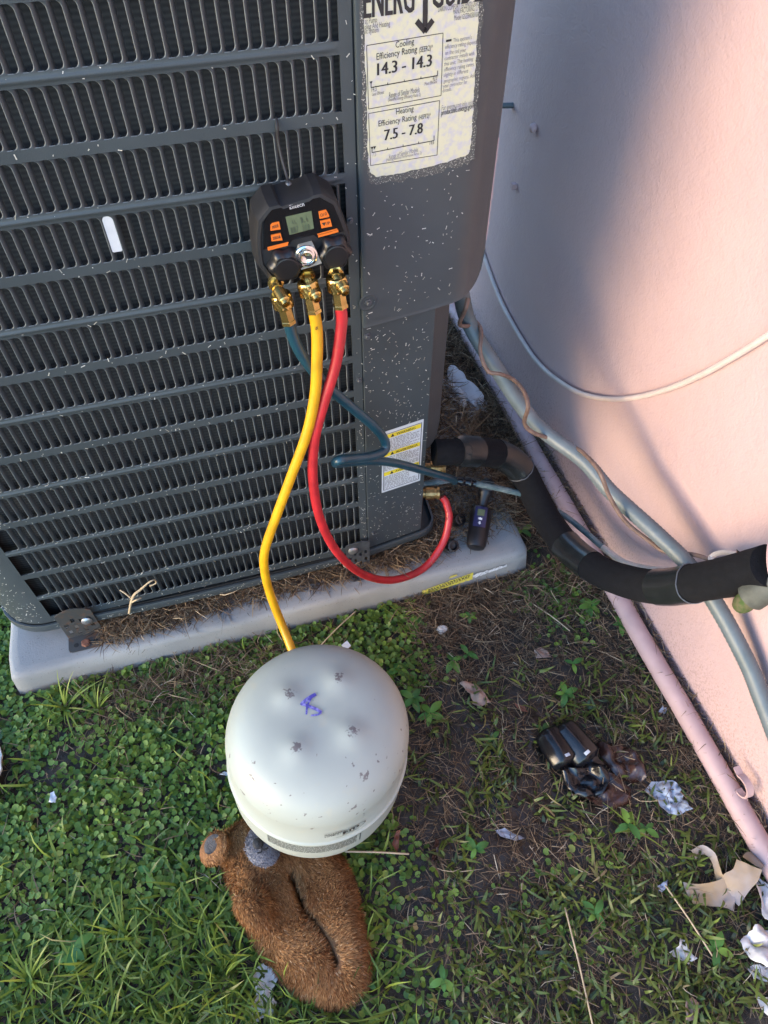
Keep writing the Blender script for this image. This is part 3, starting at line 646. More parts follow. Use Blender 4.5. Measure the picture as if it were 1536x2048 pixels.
    for e in (((.045, .045), (.955, .045)), ((.955, .045), (.955, .965)), ((.955, .965), (.045, .965)), ((.045, .965), (.045, .045))):
        (u0, v0), (u1, v1) = e; w = .008
        tx.add([B(u0-w, v0-w*.5), B(u1+w, v1-w*.5), B(u1+w, v1+w*.5), B(u0-w, v0+w*.5)] if v0 == v1 else [B(u0-w, v0), B(u0+w, v0), B(u1+w, v1), B(u1-w, v1)], [(0, 3, 2, 1)])
    tx.build('print', 'ink', wl, smooth=None); ln.build('print', 'ink_soft', wl, smooth=None)
make_labels()
# ================================================================ tie-down brackets
def bracket(label, x0, x1, ztop, y, plate_out, rusty):
    t = thing('tie_down_bracket', label, 'bracket', ((x0+x1)/2, y, -4.95), 'metal brackets tying the unit to the slab')
    w = x1-x0; mt = 'rust_steel' if rusty else 'galv'; nx, nz = 9, 15
    holes = {(1,2),(1,3),(3,1),(3,4),(3,5),(5,2),(5,3),(5,7),(5,8),(7,4),(7,5),(3,8),(3,9),(7,8),(7,9),(1,6),(1,7)}
    mb = MB(); zb = -4.7
    for i in range(nx):
        for k in range(nz):
            if (i, k) in holes: continue
            xa, xb = x0+w*i/nx, x0+w*(i+1)/nx
            def zz(x, kk):
                u = (x-x0)/w; top = ztop-1.1*(2*u-1)**2*(1 if rusty else .35)
                return zb+(top-zb)*kk/nz
            q = [(xa, y, zz(xa, k)), (xb, y, zz(xb, k)), (xb, y, zz(xb, k+1)), (xa, y, zz(xa, k+1))]
            mb.add(q+[(a, b+.13, c) for a, b, c in q], [(0,1,2,3),(7,6,5,4),(0,4,5,1),(1,5,6,2),(2,6,7,3),(3,7,4,0)])
    mb.build('strap', mt, t, smooth=None)
    mb = MB(); r = .5; P = [(x0, y), (x1, y), (x1, y-plate_out+r), (x1-r*.3, y-plate_out+r*.3), (x1-r, y-plate_out), (x0+r, y-plate_out), (x0+r*.3, y-plate_out+r*.3), (x0, y-plate_out+r)]
    mb.prism([(p[0], p[1]) for p in reversed(P)], (0, 0, -4.94), (1, 0, 0), (0, 1, 0), (0, 0, 1), .16); pl = mb.build('foot_plate', mt, t, smooth=None)
    mb = MB(); mb.lathe([(.62, 0), (.62, .28), (.5, .36)], ((x0+x1)/2, y-plate_out*.62, -4.78), n=6); mb.build('bolt', 'rust' if rusty else 'galv', t, smooth=30)
    for dx in (-.28, .28):
        mb = MB(); mb.lathe([(.34, 0), (.34, .02), (.2, .025)], ((x0+x1)/2+dx*w, y-plate_out*.6, -4.775), n=12); mb.build('hole_rim', 'seam_black', t, smooth=None)
    mb = MB(); mb.lathe([(.72, 0), (.74, .12), (.55, .3), (.2, .38)], ((x0+x1)/2+(.35 if rusty else -.3)*w*.7, y, -1.5 if rusty else .2), (0, -1, 0), n=14); mb.build('rivet', 'zinc', t, smooth=40)
bracket('rusty slotted strap bracket under the left end of the louver panel', -42.1, -37.4, 1.9, -.95, 2.4, True)
bracket('dark grey slotted strap bracket below the louver panel seam', -1.75, 1.75, 1.9, -.80, 2.0, False)

# ================================================================ digital gauge hung on the grille
def make_gauge():
    t = thing('manifold_gauge', 'black and orange digital manifold gauge hanging on the louver panel', 'gauge', (-4.2, -.3, 47.5))
    a = math.radians(5.8); ex = np.array([math.cos(a), 0, math.sin(a)]); ey = np.array([-math.sin(a), 0, math.cos(a)]); en = np.array([0, -1., 0])
    O = np.array([-4.2, 0, 51.6])
    def L(p): d = np.array(p)-O; return (float(d@ex), float(d@ey))
    fp = lambda x, y, Y=-4.0: L(at_y(x, y, Y))
    outl = [fp(*q) for q in [(517,535),(512,505),(511,475),(514,441),(536,413),(556,408),(562,411),(620,394),(628,388),(644,385),(674,402),(690,440),(703,477),(701,503),(694,528)]]
    outl += [(3.3, -3.4), (2.4, -3.9), (1.2, -3.3), (-1.2, -3.4), (-2.6, -4.1), (-3.6, -3.6)]
    cen = np.mean(outl, axis=0)
    def ringo(sc, d): return [O+ex*(cen[0]+(p[0]-cen[0])*sc)+ey*(cen[1]+(p[1]-cen[1])*sc)+en*d for p in outl]
    mb = MB(); rings = [ringo(.90, .15), ringo(1.0, .5), ringo(1.03, 1.6), ringo(1.02, 2.9), ringo(1.0, 3.6), ringo(.965, 3.95), ringo(.90, 4.0), ringo(.88, 3.86)]
    mb.grid([list(r) for r in rings], close_v=True); n = len(outl)
    mb.f.append(tuple(range(n))); mb.f.append(tuple((len(rings)-1)*n+i for i in reversed(range(n))))
    mb.build('body', 'black_rubber', t, smooth=25)
    D = 3.90
    def Q(p, d=D): return O+ex*p[0]+ey*p[1]+en*d
    def flat(name, poly, m_, par, d0, th):
        b = MB(); b.prism(poly, O, ex, ey, en, th); b.v = [tuple(np.array(v)+en*d0) for v in b.v]; return b.build(name, m_, par, smooth=None)
    pl = [fp(*q) for q in [(527,500),(528,446),(541,420),(640,395),(668,408),(690,462),(637,478),(628,470),(584,481),(578,490)]]
    face = flat('face_plate', pl, 'gauge_plate', t, D, .06)
    scr = [fp(*q) for q in [(579,470),(571,434),(623,422),(628,457)]]
    sc = flat('screen', scr, 'lcd', t, D+.06, .04)
    b = MB(); d2 = D+.115; pp = lambda x, y: Q(fp(x, y), d2)
    def seg(x, y, w, h, chars):
        for i, c in enumerate(chars): add_text(b, c, pp(x+i*w, y-i*w*.25), pp(x+i*w+w*.72, y-(i+.72)*w*.25), ey, h, en, 0.)
    seg(584, 449, 5.5, .42, 'AL'); seg(603, 446, 5, .5, '1.6'); seg(583, 467, 5.5, .55, '117'); seg(606, 463, 5.2, .55, '208')
    b.build('digits', 'lcd_ink', sc, smooth=None)
    b = MB(); add_text(b, 'Elitech', Q(fp(580, 419), D+.07), Q(fp(609, 412), D+.07), ey, .36, en, .005); b.build('lettering', 'white_print', face, smooth=None)
    for q, s in (([(541,461),(541,450),(545,446),(558,443),(561,458)], 'MODE'), ([(543,482),(542,470),(561,466),(565,480)], 'ZERO/\u25B2'), ([(639,437),(637,423),(652,419),(658,430),(658,433)], '\u25CB/\u263C'), ([(643,456),(640,442),(660,437),(664,452)], '\u25BC/P')):
        poly = [fp(*p) for p in q]; bt = flat('button', poly, 'orange_print', t, D+.06, .10)
        xs = [p[0] for p in q]; ys = [p[1] for p in q]; x0, x1, ym = min(xs)+4, max(xs)-4, (min(ys)+max(ys))/2
        b = MB(); add_text(b, s, Q(fp(x0, ym+5), D+.165), Q(fp(x1, ym+1), D+.165), ey, .26, en, .003, .015)
        if b.v: b.build('lettering', 'ink', bt, smooth=None)
    for q in ([(535,497),(577,486),(577,484),(535,494.5)], [(536,501.5),(576,491),(576,486.5),(535,497.6)], [(635,470),(675,459),(674.5,456.8),(634.5,468)], [(637,475),(677,464),(676.5,459.8),(636,470.8)]):
        flat('stripe', [fp(*p) for p in q], 'orange_print', t, D+.06, .05)
    # sight glass block
    bl = [fp(*q) for q in [(590,505),(597,490),(624,483),(641,520),(600,533)]]
    sb = flat('sight_block', bl, 'alu', t, D-.1, .75)
    c = Q(fp(609, 505), D+.65); b = MB(); b.lathe([(1.0, 0), (1.0, .12), (.86, .2), (.82, .05), (.66, .08), (.64, .3), (.5, .34), (.3, .22), (.05, .2)], c, en, n=28); b.build('sight_glass', 'chrome', sb, smooth=30)
    # lobed valve knobs
    for (x, y) in ((574, 538), (673, 513)):
        c = Q(fp(x, y, -4.9), 3.75); ax = en*.95+ey*-.05; lob = lambda th, r: r*(1+.10*math.cos(6*th))
        b = MB(); b.lathe([(1.0, -.5), (1.32, .0), (1.45, .15), (1.42, .7), (1.2, 1.0), (1.1, 1.05)], c, ax, n=48, rad=lob); kb = b.build('knob', 'black_plastic', t, smooth=35)
        b = MB(); b.lathe([(1.05, 1.03), (1.05, 1.15), (.95, 1.19)], c, ax, n=28); b.build('knob_cap', 'black_plastic', kb, smooth=35)
    # ports
    for i, (p0, p1) in enumerate((((548, 556), (556, 580)), ((612, 535), (618, 572)), ((670, 538), (673, 557)))):
        a0 = at_y(*p0, -3.3); a1 = at_y(*p1, -5.3); ax = a1-a0; Ln = np.linalg.norm(ax)
        b = MB(); b.lathe([(.55, 0), (.55, Ln*.3), (.72, Ln*.32), (.72, Ln*.5), (.52, Ln*.52), (.52, Ln)], a0, ax, n=6 if i else 10); pt = b.build('port', 'brass', t, smooth=25)
        # capped side stem pointing at the viewer
        c = a1-ax*.12; sx = np.array([.22, -1., -.30]); b = MB(); b.lathe([(.45, -.4), (.50, .3), (.56, .35), (.56, 1.5), (.48, 1.6), (.40, 1.62), (.38, 1.9), (.22, 1.92), (.2, 1.6)], c, sx, n=16); b.build('stem', 'brass', t, smooth=30)
    # wire hook up to the slot above
    h = spline([at_y(578, 368, -2.2), at_y(573, 350, -1.5), at_y(563, 315, -.7), at_y(556, 280, -.35), at_y(554, 255, -.3), at_y(553, 240, .05), at_y(552, 228, .6)], 6)
    b = MB(); b.tube(h, .13, 8); b.build('hook', 'black_rubber', t)
    b = MB(); b.lathe([(.22, 0), (.26, .1), (.15, .2)], at_y(577, 368, -2.1), (0, -.4, 1), n=10); b.build('hook_swivel', 'galv', t)
make_gauge()

# ================================================================ hoses
def coupler(par, p, ax, knurl=True):
    """knurled nut + hexagonal ferrule at a hose end; ax points along the hose away from the port"""
    ax = np.array(ax)/np.linalg.norm(ax)
    kn = lambda th, r: r*(1+.045*(1 if int(th/(2*math.pi)*48) % 2 else -1)) if r > .9 else r
    b = MB(); rows = []
    ref = np.array([1., 0, 0]); u = np.cross(ref, ax); u /= np.linalg.norm(u); w = np.cross(ax, u); n = 48
    for k, (r, h) in enumerate([(.55, 0), (.84, .04), (.90, .14)]+[(.92, .2+.15*j) for j in range(8)]+[(.86, 1.36), (.6, 1.48)]):
        row = []
        for i in range(n):
            th = 2*math.pi*i/n; rr = r
            if 3 <= k <= 10: rr = r*(1+.055*math.cos(14*th+(h*8.0)))
            row.append(p+ax*h+rr*(math.cos(th)*u+math.sin(th)*w))
        rows.append(row)
    b.grid(rows, close_v=True); b.build('knurled_nut', 'brass', par, smooth=40)
    b = MB(); b.lathe([(.52, 1.4), (.64, 1.45), (.64, 2.65), (.72, 2.7), (.72, 3.0), (.6, 3.05)], p, ax, n=6); b.build('ferrule', 'brass', par, smooth=25)
HR = 0.55
def hose(name, label, material, pts, port):
    t = thing(name, label, 'hose', pts[-1])
    path = spline(pts, 12); b = MB(); b.tube(path, HR, 14); h = b.build('hose_tube', material, t)
    ax = np.array(pts[0])-np.array(port); ax = ax/np.linalg.norm(ax); coupler(t, np.array(pts[0])-ax*2.9, ax)
    return t, h, path
yl = lambda x, y, Y: at_y(x, y, Y)
blue_pts = [yl(577,644,-5.6), yl(590,684,-5.7), yl(612,722,-5.7), yl(650,768,-5.4), yl(700,812,-4.9), yl(745,850,-4.2), yl(769,880,-3.8), yl(768,902,-4.4), yl(740,913,-5.6), yl(705,917,-6.8), yl(680,920,-7.6), yl(672,926,-7.0), yl(690,925,-6.0), yl(735,921,-4.6), yl(790,926,-3.0), yl(850,942,-1.0), yl(900,957,.8), yl(909,962,1.6)]
bt, bh, _ = hose('blue_hose', 'teal blue refrigerant hose doubling back over the warning sticker', 'hose_blue', blue_pts, yl(562,592,-5.3))
yel_pts = [yl(628,622,-5.8), yl(634,664,-6.1), yl(634,720,-6.5), yl(630,790,-7.0), yl(614,866,-7.6), yl(585,946,-8.0), yl(550,1040,-8.4), yl(530,1100,-8.6), yl(529,1140,-8.9), yl(541,1190,-9.8), yl(562,1245,-11.5), yl(582,1295,-14.2), yl(598,1340,-17.2), (-13.5,-20.5,-6.5), (-13.4,-23.5,-7.4)]
yt, yh, ypath = hose('yellow_hose', 'yellow refrigerant hose running down behind the pale cylinder', 'hose_yellow', yel_pts, yl(617,575,-5.4))
red_pts = [yl(681,612,-5.6), yl(683,650,-5.8), yl(671,730,-6.4), yl(648,805,-7.0), yl(629,880,-7.6), yl(626,960,-8.0), yl(641,1040,-8.2), yl(675,1105,-8.0), yl(725,1148,-7.0), yl(785,1160,-5.6), yl(845,1138,-3.6), yl(884,1090,-1.6), yl(898,1040,.6), yl(893,1008,2.2), yl(884,994,3.0)]
rt, rh, _ = hose('red_hose', 'red refrigerant hose hanging in a wide loop over the slab', 'hose_red', red_pts, yl(673,562,-5.3))
# print on the yellow and red hoses
def hose_print(par, p_px, Y, txt, cap, col):
    b = MB(); p0 = at_y(*p_px[0], Y); p1 = at_y(*p_px[1], Y); d = (p1-p0)/np.linalg.norm(p1-p0); nrm = CAM-p0; nrm = nrm-d*(nrm@d); nrm /= np.linalg.norm(nrm); up = np.cross(nrm, d)
    c0 = p0+nrm*(HR+.01)-up*cap*.5; c1 = p1+nrm*(HR+.01)-up*cap*.5; add_text(b, txt, c0, c1, up, cap, nrm, .0, .02); b.build('print', col, par, smooth=None)
hose_print(yh, ((632,646),(634.5,668)), -6.0, 'MAX.200', .30, 'ink')
hose_print(rh, ((893,1028),(893.5,1042)), 1.0, 'SAE J', .26, 'ink')

# ================================================================ line set, conduit, cables along the wall
foam_pts = [at_x(868,905,12.0), at_x(905,904,14.6), at_x(945,903,18.0), at_x(1000,910,23.5), at_x(1040,938,26.8), at_x(1066,985,28.3), at_x(1098,1045,29.0), at_x(1140,1098,29.5), at_x(1195,1140,30.2), at_x(1265,1166,31.0), at_x(1330,1174,31.5), at_x(1400,1164,32.0), at_x(1470,1150,32.3), at_x(1540,1132,32.6)]
FT = thing('insulated_pipe', 'thick black foam-covered pipe curving from the unit to the wall', 'pipe', foam_pts[6])
fpath = spline(foam_pts, 10); FR = 2.12
def slit(a): return a
b = MB(); rad = [FR*(0.86 if i < 14 else 1.0)*(1+.02*fbm(i*.3, 1.)) for i in range(len(fpath))]; b.tube(fpath, rad, 24); b.build('foam_sleeve', 'foam', FT, smooth=60)
def wrap(i0, i1, k, edge=True):
    seg_ = fpath[i0:i1]; b = MB(); b.tube(seg_, [rad[i]*k*(1+.012*fbm(i*1.3, 5.)) for i in range(i0, i1)], 24, caps=True); w = b.build('tape_wrap', 'pvc_tape', FT, smooth=60)
    if edge:
        p = fpath[i1-1]; d = fpath[i1-1]-fpath[i1-2]; d = d/np.linalg.norm(d); b = MB()
        u = np.cross(d, UPZ); u /= np.linalg.norm(u); v = np.cross(u, d); ring = []
        for q in range(40):
            th = 2*math.pi*q/40; ring.append(p+d*(.25*math.sin(th*2)+.12*fbm(q*.4, 2.))+(u*math.cos(th)+v*math.sin(th))*(rad[i1-1]*k+.015))
        b.tube(ring+[ring[0]], .07, 5, caps=False); b.build('tape_edge', 'tape_edge', w)
wrap(12, 22, 1.05, False); wrap(28, 42, 1.04); wrap(68, 79, 1.05, False); wrap(98, 109, 1.05)
# slit along the foam where it has split open
b = MB(); sl_ = []
for i in range(42, 68): p = fpath[i]; d = CAM-p; d /= np.linalg.norm(d); s_ = np.array([.55, .75, .2]); s_ /= np.linalg.norm(s_); sl_.append(p+s_*rad[i]*.93+d*.45)
b.tube(sl_, [.12+.35*math.sin(math.pi*i/(len(sl_)-1)) for i in range(len(sl_))], 8); b.build('slit', 'seam_black', FT)
liq = [at_x(846,968,11.5), at_x(880,963,14), at_x(905,960,16), at_x(945,966,19), at_x(985,974,22), at_x(1050,990,27), at_x(1085,1008,29.8), at_x(1130,1032,32.5), at_x(1175,1068,34), at_x(1210,1098,35), at_x(1250,1125,35.8), at_x(1300,1138,36.6), at_x(1370,1143,37.4), at_x(1400,1146,38.0)]
LT = thing('liquid_line', 'thin grey-green copper line crossing behind the black foam pipe', 'pipe', liq[5]); lp = spline(liq, 8)
b = MB(); b.tube(lp[:72], .47, 10); b.build('tube', 'liquid_line', LT); b = MB(); b.tube(lp[71:], .47, 10); b.build('painted_end', 'beige_paint', LT)
b = MB(); b.tube(lp[16:26], [.62+.12*math.sin(i*2.1) for i in range(10)], 10); b.build('tape_wrap', 'black_gloss', LT)
con = [at_x(918,560,15.4), at_x(924,596,16.4), at_x(934,636,17.5), at_x(955,678,18.5), at_x(992,735,20.3), at_x(1038,806,22.8), at_x(1085,860,25.2), at_x(1167,922,28.6), at_x(1223,985,30.6), at_x(1314,1068,33.0), at_x(1377,1131,34.5), at_x(1436,1215,35.8), at_x(1495,1326,36.9), at_x(1523,1396,37.3), at_x(1562,1500,37.7), at_x(1600,1620,37.8), at_x(1650,1800,37.8)]
cpath = spline(con, 24); b = MB(); cr_ = [.98+(.035 if i % 2 else -.025) for i in range(len(cpath))]; b.tube(cpath, cr_, 18)
tag(b.build('flexible_conduit', 'conduit_grey', smooth=80), 'ribbed grey-green flexible conduit sagging along the pink wall', 'conduit')
cab = [at_x(950,455,38.9), at_x(976,535,38.9), at_x(1005,610,38.7), at_x(1050,690,38.6), at_x(1085,735,38.6), at_x(1125,767,38.6), at_x(1165,788,38.6), at_x(1215,798,38.6), at_x(1270,795,38.6), at_x(1330,780,38.6), at_x(1400,751,38.6), at_x(1470,712,38.6), at_x(1540,668,38.7), at_x(1640,600,38.8)]
b = MB(); b.tube(spline(cab, 10), .37, 10); tag(b.build('wall_cable', 'cable_white'), 'off-white cable hanging in a loop across the pink wall', 'cable')
def near_con(x, y, X): p = at_x(x, y, X); d = CAM-p; return p+d/np.linalg.norm(d)*1.25
br1 = [(936,596,16.5),(930,620,16.0),(919,648,16.2),(935,652,17.5),(950,643,19.6),(962,662,19.0),(961,706,18.2),(976,742,18.8),(1000,748,20.2),(1028,760,22.6),(1048,783,22.2),(1056,814,21.8),(1049,846,22.4),(1068,866,23.8),(1110,880,26.8),(1150,895,28.6),(1170,909,28.4),(1199,944,28.2),(1220,995,29.2),(1252,1044,31.0),(1300,1083,33.4),(1330,1103,34.6),(1370,1107,35.6),(1402,1113,36.4),(1440,1130,37.0)]
b = MB(); b.tube(spline([near_con(*q) for q in br1], 8), .26, 8); tag(b.build('brown_wire', 'wire_brown'), 'brown wire twisted around the flexible conduit', 'wire')
b = MB(); b.tube(spline([at_x(*q) for q in [(1433,1126,34.8),(1421,1117,35.2),(1432,1108,35.6),(1452,1105,35.6),(1475,1110,35.0),(1492,1116,34.4)]], 8), .30, 8); tag(b.build('beige_wire', 'beige_paint'), 'short beige wire arching above the black foam pipe', 'wire')
# wall sleeve: pink pipe end swallowing the foam pipe, with peeled black tape
d_ = fpath[-1]-fpath[-8]; d_ = d_/np.linalg.norm(d_); m0 = fpath[-6]
SL = thing('wall_sleeve', 'pink painted sleeve at the wall taking in the black foam pipe', 'sleeve', m0)
ax = np.array([.55, -.62, .56]); ax /= np.linalg.norm(ax); q0 = at_x(1552,1112,33.6)
b = MB(); b.lathe([(2.35, .9), (2.42, .1), (2.75, 0), (3.0, .35), (3.1, 1.2), (3.1, 9), (3.0, 12)], q0, ax, n=36); b.build('sleeve_body', 'pink_paint', SL, smooth=50)
b = MB(); b.grid([[at_x(1489,1120,32.0), at_x(1484,1196,31.6)], [at_x(1497,1128,31.5), at_x(1494,1185,31.2)], [at_x(1506,1146,31.2), at_x(1504,1178,31.0)]]); b.build('tape_flap', 'pvc_tape', SL)
b = MB(); rows = []
for i in range(9):
    u = i/8; r = []
    for k in range(5):
        v = k/4; r.append(at_x(1473+20*u, 1098+6*math.sin(u*3)+14*v-8*u*v, 32.3+.9*math.sin(v*2.6)+.5*u))
    rows.append(r)
b.grid(rows); b.build('tape_curl', 'pvc_tape', SL)
dr = [at_x(1476,1216,31.0), at_x(1490,1204,31.2), at_x(1508,1190,31.6), at_x(1530,1178,32.2), at_x(1570,1164,33.5)]
DT = thing('drain_stub', 'mossy green drain stub poking out below the pink sleeve', 'pipe', dr[0]); dp = spline(dr, 6)
b = MB(); b.tube(dp[:11], [.55, .75, .85, .9, .95, 1., 1.0, 1.0, 1.0, 1.0, 1.0], 12); b.build('mossy_end', 'moss', DT); b = MB(); b.tube(dp[10:], 1.45, 16); b.build('collar', 'old_grey_pipe', DT)
# pink pipe along the foot of the wall, a loose pink clip standing on it
pp_ = [(37.0, y, -8.2+.12*fbm(y*.05, 4.)) for y in np.arange(140, -150, -4)]; pp_ = [(37.0+.25*fbm(y*.04, 6.), y, z) for _, y, z in pp_]
b = MB(); b.tube(pp_, 1.40, 18); tag(b.build('pink_pipe', 'pink_paint'), 'pink painted pipe lying along the foot of the wall', 'pipe')
def clip():
    c = at_x(1482,1572,37.2); b = MB(); P = []
    for i in range(15): th = math.radians(40+230*i/14); P.append((c[0]+.2, c[1]+1.35*math.cos(th), c[2]+1.35*math.sin(th)))
    P = [(c[0]+.2, P[0][1]+.9, P[0][2]+.2)]+P+[(c[0]+.2, P[-1][1]-.5, P[-1][2]-.2), (c[0]+.2, P[-1][1]-1.5, P[-1][2]-.1)]
    rows = []
    for p in P:
        p = np.array(p); o2 = np.array([c[0], c[1], c[2]]); r = p-o2; r[0] = 0; r /= np.linalg.norm(r)+1e-6
        rows.append([p+r*.12+np.array([-.45, 0, 0]), p+r*.12+np.array([.45, 0, 0]), p-r*.12+np.array([.45, 0, 0]), p-r*.12+np.array([-.45, 0, 0])])
    b.grid(rows, close_v=True); tag(b.build('pipe_clip', 'pink_paint', smooth=40), 'open pink pipe clip standing on the pipe at the wall foot', 'clip')
clip()
# old fixings left in the wall
def wall_bit(px, X, label, kind):
    p = at_x(*px, 39.15)
    b = MB()
    if kind == 'peg': b.lathe([(.42, 0), (.42, 2.0), (.36, 2.1)], (39.35, p[1], p[2]), (-1, .1, .05), n=14); m_ = 'conduit_grey'
    elif kind == 'blob':
        rr = [(.2, -.1), (.55, .1), (.62, .5), (.4, .9), (.12, 1.05)]; b.lathe(rr, (39.3, p[1], p[2]), (-1, .1, .3), n=9, rad=lambda a, r: r*(1+.35*math.sin(3*a)*math.cos(5*a+r))); m_ = 'pink_paint'
    else: b.box((38.5, p[1]-.4, p[2]-.4), (39.4, p[1]+.4, p[2]+.45)); m_ = 'pink_paint'
    tag(b.build({'peg': 'wall_peg', 'blob': 'paint_blob', 'stub': 'wall_stub'}[kind], m_, smooth=35), label, 'fixing')
wall_bit((1024,211), 0, 'grey peg sticking out of the wall beside the cover edge', 'peg')
wall_bit((1070,256), 0, 'crumpled pink paint lump on the wall', 'blob')
wall_bit((1030,372), 0, 'small square pink stub on the wall below the paint lump', 'stub')

# ================================================================ things on the slab
def clamp_probe():
    p0 = at_z(952,1092,-3.4); p1 = at_z(963,1020,-2.2); p2 = at_z(970,985,-1.0); p3 = at_z(976,962,.3)
    t = thing('clamp_thermometer', 'black pipe clamp thermometer leaning with its tip on the slab', 'thermometer', (p0[0], p0[1], -4.95))
    ax = p1-p0; L = np.linalg.norm(ax); ax /= L; nrm = CAM-p0; nrm -= ax*(nrm@ax); nrm /= np.linalg.norm(nrm); sd = np.cross(ax, nrm)
    def body(prof, o, a, m_, name, par, flatk=.8, n=24):
        b = MB(); rows = [[o+a*h+sd*r*math.cos(2*math.pi*k/n)+nrm*r*flatk*math.sin(2*math.pi*k/n) for k in range(n)] for r, h in prof]
        b.grid(rows, close_v=True); b.f.append(tuple(range(n))); b.f.append(tuple((len(prof)-1)*n+k for k in reversed(range(n)))); return b.build(name, m_, par, smooth=45)
    body([(.6, -.5), (1.25, -.3), (1.5, .2), (1.58, 1.2), (1.62, 3), (1.7, L*.75), (1.62, L*.97), (1.2, L*1.05)], p0, ax, 'black_plastic', 'handle', t)
    a2 = p3-p1; L2 = np.linalg.norm(a2); a2 /= L2
    body([(.75, -.2), (.78, L2*.45), (1.05, L2*.5), (1.15, L2*.62), (1.15, L2*.9), (.9, L2*1.0)], p1, a2, 'black_plastic', 'jaw', t, .9)
    b = MB()
    for i in range(4):
        o = p1+a2*(L2*(.58+.09*i))+nrm*1.02; b.add([o-sd*.95, o+sd*.95, o+sd*.95+a2*.12+nrm*.06, o-sd*.95+a2*.12+nrm*.06], [(0, 1, 2, 3)])
    b.build('jaw_ribs', 'black_rubber', t, smooth=None)
    def plate(h0, h1, w, m_, name, par, lift):
        o = p0+nrm*(1.62*.8+lift); b = MB(); N = 7; rows = []
        for i in range(N):
            u = -1+2*i/(N-1); rows.append([o+ax*h0+sd*w*u-nrm*(.42*w*w*u*u*.5), o+ax*h1+sd*w*u-nrm*(.42*w*w*u*u*.5)])
        b.grid(rows); return b.build(name, m_, par, smooth=60)
    d = plate(L*.42, L*.98, .95, 'blue_plastic', 'display_panel', t, .10)
    plate(L*.72, L*.90, .55, 'lcd', 'screen', d, .14)
    b = MB(); o = p0+nrm*(1.62*.8+.16)
    add_text(b, '\u273B', o+ax*L*.60-sd*.35, o+ax*L*.60+sd*.35, ax, .5, nrm, 0.); add_text(b, '\u2191', o+ax*L*.47-sd*.25, o+ax*L*.47+sd*.25, ax, .5, nrm, 0.)
    b.add([o+ax*L*.62-sd*.3, o+ax*L*.60+sd*.3, o+ax*L*.655+sd*.25, o+ax*L*.67-sd*.1], [(0, 1, 2, 3)]); b.add([o+ax*L*.49-sd*.12, o+ax*L*.49+sd*.12, o+ax*L*.56+sd*.12, o+ax*L*.56-sd*.12], [(0, 1, 2, 3)])
    b.build('symbols', 'white_print', d, smooth=None)
clamp_probe()
def cap(px, label, ax):
    p = at_z(*px, -4.0); b = MB(); p = np.array([p[0], p[1], -4.05]); lob = lambda a, r: r*(1+.05*math.cos(12*a))
    b.lathe([(.72, -.9), (.92, -.8), (.95, .6), (.9, .8), (.62, .85), (.55, .3), (.1, .25)], p, ax, n=36, rad=lob); tag(b.build('valve_cap', 'black_plastic', smooth=35), label, 'cap', 'black valve caps on the slab')
cap((917,1040), 'black plastic valve cap half buried in straw beside the thermometer', (.2,-.5,.8)); cap((903,1090), 'black plastic valve cap on bare concrete by the red hose', (.1,-.75,.65))
